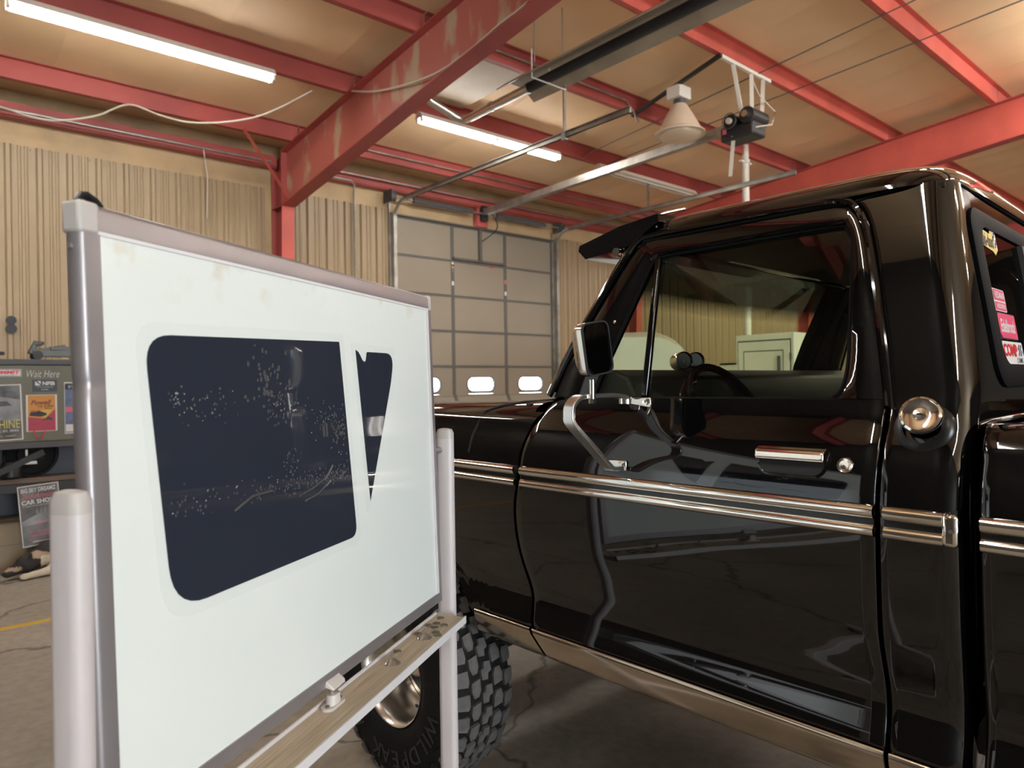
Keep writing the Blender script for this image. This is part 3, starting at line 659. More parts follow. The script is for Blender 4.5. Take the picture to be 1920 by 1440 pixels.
# section of the front wing above the shoulder
def wing(a, t):
    """t 0..1: from the side at z=1.38 over the shoulder to y=0.80"""
    th = t * math.pi / 2; w0 = W(1.38) - 0.0
    return (a, 0.80 + (w0 - 0.80) * math.cos(th) ** 0.85, 1.38 + (0.085 - 0.012 * (a - 1.6)) * math.sin(th) ** 0.9)
def arch(a, c, r=0.506, zc=0.43, lo=0.664):
    d = r * r - (a - c) ** 2
    return max(lo, zc + math.sqrt(d)) if d > 0 else lo
FRONT = 3.10
def fender(s):
    mb = MB(); rows = []
    na, nz, nt = 60, 26, 12
    for i in range(na + 1):
        col = []; u = i / na
        for j in range(nz + 1):
            v = j / nz
            zlo = 0.664
            a_guess = None
            z = lerp(zlo, 1.38, v)
            a = lerp(AF(z) + 0.006, FRONT, u)
            zz = lerp(arch(a, 2.25), 1.38, v)
            a = lerp(AF(zz) + 0.006, FRONT, u)
            col.append((a, W(zz), zz))
        for j in range(1, nt + 1):
            p = wing(0, j / nt); a = lerp(AF(p[2]) + 0.006, FRONT, u); p = wing(a, j / nt); col.append(p)
        if u == 0: col0 = [(p[0], p[1] - 0.03, p[2]) for p in col]; rows.append(col0)
        rows.append(col)
    n = len(rows[0]); vs = [p for c in rows for p in c]
    mb.add(vs, [(i * n + j, i * n + j + 1, (i + 1) * n + j + 1, (i + 1) * n + j) for i in range(len(rows) - 1) for j in range(n - 1)])
    f = part('front_fender', flip(mb, s), 'black_paint', angle=50)
    lip = MB().tube([(2.25 + 0.506 * math.cos(R(t)), W(0.9) - 0.004, 0.43 + 0.506 * math.sin(R(t))) for t in range(28, 153, 4)], 0.008, 6)
    part('arch_lip', flip(lip, s), 'black_paint', f)
    seam = []
    for a, z in ((1.887, 1.285), (1.880, 1.34), (1.868, 1.385)): seam.append((a, W(z) + 0.0005, z))
    for a, t in ((1.85, 0.35), (1.80, 0.55), (1.72, 0.75), (1.62, 1.0)):
        p = wing(a, t); seam.append((p[0], p[1] + 0.001, p[2] + 0.0015))
    part('panel_gap', flip(MB().tube(seam, 0.0048, 6), s), 'ink_black', f)
    return f
for s in (1, -1): fender(s)
hood = MB().grid(lambda u, v: (lerp(1.62, FRONT, v), lerp(-0.80, 0.80, u), wing(lerp(1.62, FRONT, v), 1)[2] + 0.022 * (1 - (2 * u - 1) ** 2)), 30, 24)
part('hood', hood, 'black_paint')
part('cowl', MB().grid(lambda u, v: (lerp(1.50, 1.64, v), lerp(-0.93, 0.93, u), lerp(1.478, 1.464, v) + 0.018 * (1 - (2 * u - 1) ** 4)), 24, 6), 'black_trim')

def pts_on(path, off=0.0): return [(a, W(z) + off, z) for a, z in path]
D_OUT = [(0.556, 1.477), (0.566, 1.53), (0.578, 1.60), (0.596, 1.70), (0.612, 1.79), (0.632, 1.87), (0.655, 1.915), (0.70, 1.940), (0.93, 1.945), (1.19, 1.945), (1.27, 1.938), (1.315, 1.90), (1.435, 1.70), (1.505, 1.57), (1.536, 1.477)]
D_IN = [(0.668, 1.479), (0.650, 1.499), (0.641, 1.556), (0.646, 1.67), (0.651, 1.77), (0.657, 1.845), (0.672, 1.880), (0.702, 1.893), (0.931, 1.894), (1.182, 1.892), (1.220, 1.884), (1.246, 1.848), (1.331, 1.640), (1.372, 1.535), (1.388, 1.479)]
D_MID = [(lerp(o[0], i[0], 0.35), lerp(o[1], i[1], 0.35)) for o, i in zip(D_OUT, D_IN)]
D_MI2 = [(lerp(o[0], i[0], 0.82), lerp(o[1], i[1], 0.82)) for o, i in zip(D_OUT, D_IN)]
def dense(path, k=4):
    P = [Vector((p[0], p[1], 0)) for p in path]; out = []
    for i in range(len(P) - 1):
        p0, p1, p2, p3 = P[max(i - 1, 0)], P[i], P[i + 1], P[min(i + 2, len(P) - 1)]
        for q in range(k):
            t = q / k; v = 0.5 * ((2 * p1) + (p2 - p0) * t + (2 * p0 - 5 * p1 + 4 * p2 - p3) * t * t + (3 * p1 - p0 - 3 * p2 + p3) * t**3); out.append((v.x, v.y))
    out.append(path[-1])
    return out
DRIP = [(0.541, 1.462), (0.556, 1.55), (0.574, 1.65), (0.592, 1.745), (0.613, 1.842), (0.636, 1.908), (0.662, 1.943), (0.708, 1.958), (0.80, 1.962), (0.95, 1.964), (1.10, 1.965), (1.24, 1.963), (1.292, 1.950), (1.34, 1.885), (1.40, 1.785), (1.461, 1.680), (1.51, 1.585), (1.552, 1.480)]

def molding(a0, a1, s, parent, cap_front=True):
    """two chrome ribs with a black channel between them"""
    prof_t = [(1.258, -0.002), (1.2575, 0.007), (1.252, 0.014), (1.243, 0.0165), (1.233, 0.012), (1.228, 0.004)]
    prof_b = [(1.217, 0.004), (1.213, 0.011), (1.204, 0.0155), (1.196, 0.013), (1.191, 0.006), (1.190, -0.002)]
    def run(prof):
        n = len(prof); vs = []
        for a in (a0, a1): vs += [(a, W(z) + d, z) for z, d in prof]
        mb = MB().add(vs, [(i, i + 1, n + i + 1, n + i) for i in range(n - 1)] + [tuple(range(n)), tuple(range(2 * n - 1, n - 1, -1))])
        return mb
    m = part('side_molding', flip(run(prof_t), s), 'chrome', parent, angle=60)
    b = part('side_molding', flip(run(prof_b), s), 'chrome', parent, angle=60)
    part('molding_insert', flip(MB().hexa([(a0, W(1.22) - 0.004, 1.211), (a1, W(1.22) - 0.004, 1.211), (a1, W(1.22) + 0.005, 1.211), (a0, W(1.22) + 0.005, 1.211), (a0, W(1.22) - 0.004, 1.235), (a1, W(1.22) - 0.004, 1.235), (a1, W(1.22) + 0.005, 1.235), (a0, W(1.22) + 0.005, 1.235)]), s), 'insert_black', parent, smooth=False)
    for a in (): part('molding_end', flip(MB().hexa([(a - 0.004, W(1.22) - 0.002, 1.189), (a + 0.004, W(1.22) - 0.002, 1.189), (a + 0.004, W(1.22) + 0.012, 1.189), (a - 0.004, W(1.22) + 0.012, 1.189), (a - 0.004, W(1.22) - 0.002, 1.259), (a + 0.004, W(1.22) - 0.002, 1.259), (a + 0.004, W(1.22) + 0.012, 1.259), (a - 0.004, W(1.22) + 0.012, 1.259)]), s), 'chrome', parent, bevel=0.002)
def rocker(a0f, a1f, s, parent):
    mb = MB(); vs = []
    zs = [(0.747, 0.006), (0.745, 0.010), (0.73, 0.010), (0.70, 0.004), (0.675, -0.003), (0.662, -0.010), (0.658, -0.02)]
    for a in (0, 1): vs += [((a1f(z) if a else a0f(z)), W(max(z, 0.7)) + d, z) for z, d in zs]
    n = len(zs); mb.add(vs, [(i, i + 1, n + i + 1, n + i) for i in range(n - 1)])
    part('rocker_trim', flip(mb, s), 'steel_polished', parent, angle=70)

for s in (1, -1):
    # door
    d = part('door', flip(edge_grid(W, lambda z: AR(z) + 0.003, lambda z: AF(z) - 0.002, lin(0.664, 1.476, 64), 40), s), 'black_paint', angle=60)
    dp = lambda name, mb, m, **k: part(name, flip(mb, s), m, d, **k)
    rings = [[(a, w_ - 0.03, z) for a, w_, z in pts_on(dense(D_OUT))], pts_on(dense(D_OUT)), pts_on(dense(D_MID), 0.004), pts_on(dense(D_MI2), 0.001), [(a, w_ - 0.012, z) for a, w_, z in pts_on(dense(D_IN))], [(a, w_ - 0.035, z) for a, w_, z in pts_on(dense(D_IN))]]
    dp('window_frame', MB().loft(rings, closed=False), 'black_paint', angle=45)
    dp('window_seal', MB().tube([(a, w_ - 0.014, z) for a, w_, z in pts_on(dense(D_IN))], 0.006, 6), 'black_trim')
    dp('window_sill', MB().box(0.56, 1.53, W(1.476) - 0.06, W(1.476), 1.462, 1.479), 'black_trim', bevel=0.004)
    gl = [p for p in D_IN[:10]] + [(1.212, 1.888), (1.198, 1.479)]
    dp('window_glass', MB().add([(a, W(z) - 0.022, z) for a, z in gl], [tuple(range(len(gl)))]), 'cab_glass', smooth=False)
    vg = [(1.198, 1.479), (1.212, 1.888)] + D_IN[10:]
    dp('vent_window', MB().add([(a, W(z) - 0.020, z) for a, z in vg], [tuple(range(len(vg)))]), 'vent_glass', smooth=False)
    dp('division_bar', MB().beam((1.196, W(1.478) - 0.014, 1.478), (1.214, W(1.888) - 0.014, 1.888), 0.020, 0.018, up=(0, 1, 0)), 'black_paint', bevel=0.005)
    dp('door_liner', MB().box(0.56, 1.52, 0.875, 0.885, 0.68, 1.46), 'dash', smooth=False)
    molding(0.553, 1.618, s, d); rocker(lambda z: AR(z) + 0.004, lambda z: AF(z) - 0.004, s, d)
    # handle, lock
    hw_ = W(1.335)
    cup = rrect(0.736, 1.331, 0.162, 0.058, 0.028, 8)
    dp('handle_cup', MB().loft([[(a, W(z) - 0.001, z) for a, z in cup], [(a, W(z) + 0.0025, z) for a, z in cup], [(0.736 + (a - 0.736) * 0.95, W(z) + 0.003, 1.331 + (z - 1.331) * 0.88) for a, z in cup], [(0.736 + (a - 0.736) * 0.90, W(z) - 0.0002 + 0.0008, 1.331 + (z - 1.331) * 0.76) for a, z in cup]], cap=True), 'black_paint')
    dp('handle_recess', MB().prism([(0.736 + (a - 0.736) * 0.93, W(z) + 0.0012, 1.331 + (z - 1.331) * 0.84) for a, z in cup], (0, 0.0030, 0)), 'ink_black', smooth=False)
    lev = MB().loft([[(a, hw_ - 0.004 + dd, z) for dd, z in ((0.0, 1.340), (0.010, 1.336), (0.022, 1.338), (0.027, 1.344), (0.024, 1.358), (0.012, 1.367), (0.0, 1.368))] for a in (0.656, 0.664, 0.808, 0.816)], closed=True, cap=True)
    dp('door_handle', lev, 'chrome', bevel=0.003)
    dp('lock_cylinder', MB().lathe([(0.001, 0.0065), (0.010, 0.0068), (0.0108, 0.0050), (0.0120, 0.0050), (0.0150, 0.0062), (0.0175, 0.0030), (0.0180, 0.0)], (0.617, W(1.334) - 0.001, 1.334), (0, 1, 0.22), 24), 'chrome')
    # cab corner with back pillar
    zs = lin(0.664, 1.476, 30) + lin(1.50, 1.96, 22)
    aFu = hermite([1.40, 1.462] + [p[1] for p in DRIP[1:7]] + [1.962], [0.541, 0.543] + [p[0] - 0.001 for p in DRIP[1:7]] + [0.72])
    def aF(z): return AR(z) - 0.004 if z < 1.42 else aFu(z)
    def crn(z):
        r = 0.055; ab = AB(z); w0 = W(z); row = [(aF(z), w0 - 0.03), (aF(z), w0 - 0.004), (aF(z) - 0.004, w0)]
        row += [(lerp(aF(z) - 0.004, ab + r, i / 8), w0) for i in range(1, 9)]
        row += [(ab + r - r * math.sin(R(t)), w0 - r + r * math.cos(R(t))) for t in range(10, 91, 10)]
        row += [(ab, lerp(w0 - r, 0.66, i / 3)) for i in range(1, 4)]
        return [(a, y, z) for a, y in row]
    rows = [crn(z) for z in zs]
    cc = part('cab_corner', flip(MB().loft(rows, closed=False), s), 'black_paint', angle=60)
    molding(0.425, 0.533, s, cc)
    part('molding_end', flip(MB().box(0.398, 0.428, W(1.22) - 0.006, W(1.22) + 0.012, 1.191, 1.257), s), 'chrome', cc, bevel=0.012)
    part('molding_screw', flip(MB().cyl((0.411, W(1.22) + 0.010, 1.224), (0.411, W(1.22) + 0.014, 1.224), 0.004, n=10), s), 'steel_bright', cc)
    rocker(lambda z: 0.43, lambda z: AR(z) - 0.006, s, cc)
    part('drip_rail', flip(MB().tube([(a, W(z) + 0.006, z) for a, z in dense(DRIP, 4)], 0.0085, 8), s), 'black_paint')
    # windscreen pillar
    drp = [p for p in DRIP[11:]]
    pr = MB().loft([[(a, W(z) - 0.002, z) for a, z in drp], [(a + 0.025, W(z) - 0.006, z + 0.006) for a, z in drp], [(a + 0.050, W(z) - 0.035, z + 0.012) for a, z in drp], [(a + 0.045, W(z) - 0.075, z + 0.012) for a, z in drp], [(a + 0.01, W(z) - 0.075, z + 0.0) for a, z in drp]], closed=False)
    part('windshield_pillar', flip(pr, s), 'black_paint', angle=50)
    if s == 1:
        # fuel filler
        fo = Vector((0.473, W(1.44), 1.437)); ax = Vector((-0.12, 1, 0.42)).normalized()
        fc = part('filler_dish', MB().lathe([(0.062, -0.012), (0.060, 0.004), (0.055, 0.016), (0.046, 0.024), (0.036, 0.026)], fo - Vector((0, 0.004, 0.022)), (0, 1, 0.34), 36), 'satin_black', cc)
        part('fuel_cap', MB().lathe([(0.036, 0.0), (0.038, 0.014), (0.040, 0.020), (0.040, 0.026), (0.0385, 0.030), (0.034, 0.032), (0.031, 0.0305), (0.012, 0.0308), (0.0115, 0.0335), (0.001, 0.034)], fo + Vector((0, 0.012, 0)), ax, 36), 'chrome', cc)
        kp = fo + Vector((0, 0.012, 0)) + ax * 0.0342
        part('key_slot', MB().beam(kp - Vector((0.006, 0, 0.001)), kp + Vector((0.006, 0, 0.001)), 0.004, 0.002), 'ink_black', cc)
    # fender trim
    molding(1.646, 2.95, s, [o for o in truck.children if o.name.startswith('front_fender')][0 if s == 1 else 1])
    rocker(lambda z: AF(z) + 0.008, lambda z: 1.86, s, [o for o in truck.children if o.name.startswith('front_fender')][0 if s == 1 else 1])
    # bed side
    def bcol(a, off):
        ab = a; rows_ = []
        zl_ = arch(a, -1.13, 0.52)
        for j in range(25):
            z = lerp(zl_, 1.36, j / 24); rows_.append((ab, W(z) - off, z))
        for j in range(1, 9):
            th = R(90 * j / 8); w0 = W(1.36); rows_.append((ab, (w0 - 0.075) + 0.075 * math.cos(th) - off * math.cos(th), 1.36 + 0.070 * math.sin(th)))
        rows_.append((ab, 0.855, 1.430)); rows_.append((ab, 0.850, 1.424)); rows_.append((ab, 0.850, 0.93))
        return rows_
    cols_ = [bcol(0.368, 0.05), bcol(0.368, 0.014), bcol(0.364, 0.004), bcol(0.354, 0.0)] + [bcol(lerp(0.34, -1.98, i / 60), 0) for i in range(61)]
    bs = part('bed_side', flip(MB().loft(cols_, closed=False), s), 'black_paint', angle=50)
    molding(-1.95, 0.362, s, bs)
    part('stake_pocket', flip(MB().box(0.22, 0.30, 0.862, 0.90, 1.4305, 1.4325), s), 'black_trim', bs, smooth=False)
part('bed_front', MB().box(0.330, 0.360, -0.90, 0.90, 0.78, 1.425), 'black_paint', bevel=0.012)
part('bed_floor', MB().box(-1.98, 0.33, -0.86, 0.86, 0.90, 0.93), 'black_trim', smooth=False)
part('tailgate', MB().box(-2.01, -1.975, -0.93, 0.93, 0.80, 1.42), 'black_paint', bevel=0.015)
part('rear_bumper', MB().box(-2.16, -2.04, -0.95, 0.95, 0.66, 0.80), 'chrome', bevel=0.03)
part('front_bumper', MB().box(3.16, 3.28, -0.98, 0.98, 0.66, 0.84), 'chrome', bevel=0.03)
gr = part('grille', MB().box(3.04, 3.12, -0.90, 0.90, 0.88, 1.36), 'dark_grey', bevel=0.02)
for k in range(6): part('grille_bar', MB().box(3.12, 3.135, -0.55, 0.55, 0.94 + k * 0.07, 0.965 + k * 0.07), 'chrome', gr)
for s in (1, -1): part('headlight', MB().lathe([(0.001, 0.05), (0.06, 0.042), (0.088, 0.02), (0.095, 0.0)], (3.11, 0.72 * s, 1.13), (1, 0, 0), 24), 'chrome', gr)

# roof, back panel, rear window
def roof_fn(u, v):
    p = math.sin((2 * u - 1) * math.pi / 2); q = math.sin((2 * v - 1) * math.pi / 2)
    y = 0.800 * p * (1 - 0.045 * abs(q) ** 10); a = (0.893 + 0.445 * q) - 0.025 * (abs(p) ** 10) * q
    h = 0.092 * ((1 - abs(p) ** 7) * (1 - abs(q) ** 9)) ** 0.55
    return (a, y, 1.957 + h)
part('roof', MB().grid(roof_fn, 48, 36), 'black_paint', angle=60)
part('roof_liner', MB().box(0.47, 1.31, -0.78, 0.78, 1.945, 1.955), 'headliner', smooth=False)
part('back_panel', MB().hexa([(0.389, -0.68, 0.664), (0.40, -0.68, 0.664), (0.40, 0.68, 0.664), (0.389, 0.68, 0.664), (0.389, -0.68, 1.497), (0.40, -0.68, 1.497), (0.40, 0.68, 1.497), (0.389, 0.68, 1.497)]).hexa([(AB(1.915), -0.68, 1.912), (AB(1.915) + 0.01, -0.68, 1.912), (AB(1.915) + 0.01, 0.68, 1.912), (AB(1.915), 0.68, 1.912), (AB(1.96), -0.68, 1.962), (AB(1.96) + 0.01, -0.68, 1.962), (AB(1.96) + 0.01, 0.68, 1.962), (AB(1.96), 0.68, 1.962)]), 'black_paint', smooth=False)
part('roof_seam', MB().tube([(0.66, W(1.95) + 0.004, 1.945), (0.60, W(1.95) - 0.002, 1.955), (0.53, W(1.955) - 0.004, 1.957), (0.478, W(1.95) - 0.03, 1.956), (0.455, W(1.95) - 0.08, 1.956), (0.453, 0.0, 1.957)], 0.003, 5), 'black_trim')
def bw(wy, z, off=0.0): return (AB(z) - off, wy, z)
fo_ = rrect(0, 1.706, 1.42, 0.415, 0.06, 6); fi_ = rrect(0, 1.713, 1.27, 0.325, 0.05, 6)
rw = part('rear_window', MB().loft([[bw(x, z, -0.01) for x, z in fo_], [bw(x, z, 0.005) for x, z in fo_], [bw(x * 0.985, 1.706 + (z - 1.706) * 0.95, 0.008) for x, z in fo_], [bw(x, z, 0.005) for x, z in fi_], [bw(x, z, -0.01) for x, z in fi_]]), 'black_trim', angle=30)
part('window_glass', MB().add([bw(x, z, 0.0) for x, z in fi_], [tuple(range(len(fi_)))]), 'dark_glass', rw, smooth=False)
for yy in (0.24, -0.24): part('slider_bar', MB().hexa([bw(yy - 0.012, 1.555, -0.01), bw(yy + 0.012, 1.555, -0.01), bw(yy + 0.012, 1.555, 0.012), bw(yy - 0.012, 1.555, 0.012), bw(yy - 0.012, 1.872, -0.01), bw(yy + 0.012, 1.872, -0.01), bw(yy + 0.012, 1.872, 0.012), bw(yy - 0.012, 1.872, 0.012)]), 'dark_grey', rw)
# decals on the rear window (face backwards: text runs towards -y)
nrm = Vector((-1, 0, 0.147)).normalized(); upv = Vector((0.147, 0, 1)).normalized(); rtv = Vector((0, -1, 0))
def decal(cy, cz, w_, h_, mats, draw, label, poly=None):
    o = Vector(bw(cy, cz, 0.001)); mb = MB()
    P = poly or rrect(0, 0, w_, h_, min(w_, h_) * 0.12, 3)
    mb.mi(0).prism([o + rtv * x + upv * y for x, y in P], nrm * 0.0008)
    draw(mb, o + nrm * 0.0014)
    t = part('sticker', mb, mats, rw, smooth=False, merge=False); t['label'] = label
def dr_ski(mb, o):
    mb.mi(1); put_text(mb, 'ski-doo', o + upv * -0.004 + rtv * -0.008, rtv, upv, 0.10, 0.036, 0.0, 0.02)
    mb.mi(2)
    for i in range(4):
        for j in range(3):
            mb.mi(2 if (i + j) % 2 else 1); c = o + rtv * (0.045 + 0.009 * j) + upv * (0.026 - 0.013 * i - 0.004 * j)
            mb.add([c, c + rtv * 0.009, c + rtv * 0.009 + upv * 0.012, c + upv * 0.012], [(0, 1, 2, 3)])
decal(0.565, 1.852, 0.15, 0.066, ['sticker_yellow', 'ink_black', 'sticker_white'], dr_ski, 'yellow sticker with black lettering and a checkered flag', [(-0.078, 0.036), (-0.060, 0.030), (-0.055, 0.018), (0.02, 0.014), (0.045, 0.040), (0.075, 0.030), (0.078, -0.020), (0.050, -0.036), (0.030, -0.028), (-0.055, -0.022), (-0.066, -0.008)])
def dr_hed(mb, o):
    mb.mi(1).prism([o + rtv * x + upv * (y + 0.012) for x, y in rrect(0, 0, 0.098, 0.026, 0.004, 2)], nrm * 0.0004)
    mb.mi(1).prism([o + rtv * x + upv * (y - 0.015) for x, y in rrect(0, 0, 0.098, 0.020, 0.004, 2)], nrm * 0.0004)
    mb.mi(0); put_text(mb, 'HEDMAN', o + nrm * 0.001 + upv * 0.012, rtv, upv, 0.086, 0.016, 0, 0.02); put_text(mb, 'HEDDERS', o + nrm * 0.001 - upv * 0.015, rtv, upv, 0.076, 0.011, 0, 0.02)
decal(0.568, 1.702, 0.112, 0.054, ['sticker_white', 'sticker_pink'], dr_hed, 'small pink and white rectangular sticker')
def dr_ed(mb, o):
    mb.mi(1).prism([o + rtv * x + upv * y * 0.82 for x, y in ((-0.080, 0.028), (-0.072, 0.036), (0.082, 0.036), (0.082, -0.036), (-0.066, -0.036), (-0.080, -0.022))], nrm * 0.0005)
    mb.mi(2); put_text(mb, 'Edelbrock', o + nrm * 0.001, rtv, upv, 0.135, 0.032, 0.25, 0.025)
decal(0.540, 1.641, 0.172, 0.064, ['ink_black', 'sticker_pink', 'sticker_white'], dr_ed, 'pink sticker with white script lettering')
def dr_comp(mb, o):
    mb.mi(1); put_text(mb, 'COMP', o + upv * 0.006 - rtv * 0.022, rtv, upv, 0.130, 0.031, 0, 0.045)
    mb.mi(2); put_text(mb, 'CAMS', o - upv * 0.018 + rtv * 0.055, rtv, upv, 0.060, 0.013, 0.2, 0.01)
    for i in range(4):
        for j in range(4):
            if (i + j) % 2:
                c = o + rtv * (0.052 + 0.010 * j) + upv * (0.014 - 0.007 * i); mb.add([c, c + rtv * 0.010, c + rtv * 0.010 + upv * 0.007, c + upv * 0.007], [(0, 1, 2, 3)])
decal(0.530, 1.578, 0.205, 0.054, ['sticker_white', 'sticker_red', 'ink_navy'], dr_comp, 'white sticker with bold red lettering')

# windscreen and exterior sun visor
def ws(u, v, dx=0.0):
    z = lerp(1.484, 1.955, v); y = lerp(-1, 1, u) * (W(z) - 0.05); return (lerp(1.585, 1.325, v) + 0.075 * (1 - (2 * u - 1) ** 2) + dx, y, z)
part('windshield', MB().grid(ws, 16, 6), 'windscreen_glass')
part('windshield_header', MB().hexa([(1.28, -0.78, 1.93), (1.40, -0.78, 1.93), (1.40, 0.78, 1.93), (1.28, 0.78, 1.93), (1.26, -0.78, 1.985), (1.36, -0.78, 1.97), (1.36, 0.78, 1.97), (1.26, 0.78, 1.985)]), 'black_paint', bevel=0.01)
def visor_ring(y, k):
    fx = 0.045 * (1 - (y / 0.80) ** 2)
    pr = [(1.215, 2.022 + 0.018 * k), (1.36, 2.008 + 0.018 * k), (1.525 + fx, 1.972 + 0.012 * k), (1.530 + fx, 1.955 + 0.012 * k), (1.500 + fx, 1.925 + 0.012 * k), (1.36, 1.935), (1.315, 1.945), (1.215, 2.0)]
    return [(a, y, z) for a, z in pr]
vz = part('sun_visor', MB().loft([visor_ring(y, 1 - (y / 0.80) ** 2) for y in lin(-0.795, 0.795, 14)], cap=True), 'black_paint', angle=30)
part('visor_clip', MB().cyl((1.36, 0.790, 1.925), (1.36, 0.815, 1.925), 0.014, n=12).cyl((1.345, 0.795, 1.915), (1.335, 0.812, 1.895), 0.008, n=8), 'chrome', vz)
part('visor_wire', MB().tube([(1.235, 0.775, 1.985), (1.232, 0.782, 2.005), (1.222, 0.776, 2.022), (1.20, 0.765, 2.026), (1.15, 0.75, 2.030)], 0.0035, 5), 'steel_bright', vz)
part('hinge_screw', MB().sphere((1.335, W(1.70) - 0.004, 1.705), 0.007, 6), 'chrome')

# underbody
part('frame_rail', MB().box(-2.0, 3.1, 0.36, 0.46, 0.56, 0.70).box(-2.0, 3.1, -0.46, -0.36, 0.56, 0.70), 'black_iron', smooth=False)
part('cab_floor', MB().box(0.42, 1.68, -0.90, 0.90, 0.665, 0.685), 'black_iron', smooth=False)
part('firewall', MB().box(1.66, 1.68, -0.90, 0.90, 0.67, 1.455), 'black_iron', smooth=False)
part('wheel_housing', MB().box(1.74, 2.9, 0.52, 0.54, 0.60, 1.40).box(1.74, 2.9, -0.54, -0.52, 0.60, 1.40).box(1.70, 1.74, 0.52, 0.90, 0.70, 1.38).box(1.70, 1.74, -0.90, -0.52, 0.70, 1.38), 'black_iron', smooth=False)
part('axle', MB().cyl((2.25, -0.85, 0.43), (2.25, 0.85, 0.43), 0.05).cyl((-1.13, -0.85, 0.43), (-1.13, 0.85, 0.43), 0.05).sphere((2.25, -0.2, 0.43), 0.14), 'black_iron')
part('engine_block', MB().box(1.85, 2.7, -0.32, 0.32, 0.62, 1.25), 'black_iron', bevel=0.05)

# interior
st = part('bench_seat', MB().box(0.48, 1.02, -0.72, 0.72, 0.98, 1.14), 'seat_vinyl', bevel=0.04)
part('seat_back', MB().hexa([(0.44, -0.72, 1.10), (0.58, -0.72, 1.10), (0.58, 0.72, 1.10), (0.44, 0.72, 1.10), (0.43, -0.70, 1.52), (0.50, -0.70, 1.52), (0.50, 0.70, 1.52), (0.43, 0.70, 1.52)]), 'seat_vinyl', st, bevel=0.03)
db = part('dashboard', MB().loft([[(1.30, y, 1.30), (1.26, y, 1.47), (1.285, y, 1.535), (1.34, y, 1.560), (1.48, y, 1.545), (1.56, y, 1.49), (1.60, y, 1.30)] for y in (-0.86, 0.86)], cap=True), 'dash', bevel=0.01)
for yy in (0.470, 0.395):
    g = part('gauge_pod', MB().lathe([(0.030, 0.05), (0.033, 0.0), (0.031, -0.006), (0.028, -0.004), (0.027, 0.004)], (1.345, yy, 1.592), (0.85, -0.52, -0.06), 24), 'chrome', db)
    part('gauge_dial', MB().lathe([(0.001, 0.002), (0.028, 0.002)], (1.345, yy, 1.592), (0.85, -0.52, -0.06), 24), 'gauge_face', db)
part('gauge_needle', MB().beam((1.342, 0.467, 1.575), (1.345, 0.450, 1.594), 0.004, 0.003), 'needle', db)
wc = Vector((1.20, 0.40, 1.395)); wn = Vector((-0.87, 0, 0.5)).normalized(); wu = Vector((0.5, 0, 0.87)).normalized(); wr = Vector((0, 1, 0))
swl = part('steering_wheel', MB().tube([wc + (wu * math.sin(R(t)) + wr * math.cos(R(t))) * 0.20 for t in range(0, 360, 9)], 0.014, 8, True), 'black_trim')
part('wheel_spoke', MB().beam(wc - wr * 0.19, wc + wr * 0.19, 0.03, 0.012, up=wn).cyl(wc - wn * 0.02, wc + wn * 0.02, 0.05, n=18), 'black_trim', swl)
part('steering_column', MB().cyl(wc, wc - wn * 0.32, 0.03, n=12), 'black_trim', swl)

# door mirror on its strap bracket (left side)
mr = part('door_mirror', MB().cyl((1.195, 1.13, 1.475), (1.195, 1.13, 1.53), 0.008, n=12), 'chrome')
strap = [(0.955, 1.476), (1.02, 1.486), (1.10, 1.487), (1.15, 1.486), (1.178, 1.478), (1.196, 1.460), (1.199, 1.438), (1.192, 1.415), (1.12, 1.355), (1.05, 1.296), (1.03, 1.286), (0.995, 1.286)]
sd = dense(strap, 4); rings = []
for i, (y, z) in enumerate(sd):
    p0 = sd[max(i - 1, 0)]; p1 = sd[min(i + 1, len(sd) - 1)]; t = Vector((p1[0] - p0[0], p1[1] - p0[1])).normalized(); nx, nz = -t.y * 0.006, t.x * 0.006
    ac = 1.215
    rings.append([(ac - 0.017, y + nx, z + nz), (ac + 0.017, y + nx, z + nz), (ac + 0.017, y - nx, z - nz), (ac - 0.017, y - nx, z - nz)])
part('strap_bracket', MB().loft(rings, cap=True), 'steel_satin', mr, bevel=0.002)
for zc, a_ in ((1.466, 1.205), (1.292, 1.245)):
    wz = W(zc)
    part('bracket_foot', MB().hexa([(a_ - 0.045, wz, zc - 0.016), (a_ + 0.03, wz, zc - 0.006), (a_ + 0.03, wz + 0.006, zc - 0.006), (a_ - 0.045, wz + 0.006, zc - 0.016), (a_ - 0.045, wz - 0.004, zc + 0.012), (a_ + 0.03, wz - 0.004, zc + 0.012), (a_ + 0.03, wz + 0.018, zc + 0.012), (a_ - 0.045, wz + 0.006, zc + 0.012)]), 'chrome', mr, bevel=0.002)
    part('bolt', MB().cyl((a_ - 0.032, wz + 0.004, zc - 0.002), (a_ - 0.032, wz + 0.014, zc - 0.002), 0.008, n=6), 'chrome', mr)
part('pivot_washer', MB().cyl((1.215, 0.966, 1.462), (1.215, 0.966, 1.484), 0.018, n=18), 'chrome', mr)
part('nut', MB().cyl((1.195, 1.13, 1.468), (1.195, 1.13, 1.480), 0.010, n=6), 'chrome', mr)
MR = Matrix.Translation((1.195, 1.122, 1.612)) @ Matrix.Rotation(R(-8), 4, 'Z') @ Matrix.Rotation(R(-9), 4, 'X')
def mx(pts, x): return [tuple(MR @ Vector((x, p, q))) for p, q in pts]
f0 = rrect(0, 0, 0.094, 0.140, 0.020, 5); f1 = rrect(0, 0, 0.086, 0.132, 0.017, 5); f2 = rrect(0, 0, 0.070, 0.110, 0.03, 5)
part('mirror_shell', MB().loft([mx(f0, -0.012), mx(f0, 0.004), mx([(p * 0.98, q * 0.985) for p, q in f0], 0.018), mx(f2, 0.040)], cap=True), 'chrome', mr)
part('mirror_bezel', MB().loft([mx(f0, -0.012), mx(f0, -0.018), mx(f1, -0.018), mx(f1, -0.012)]), 'plastic_black', mr)
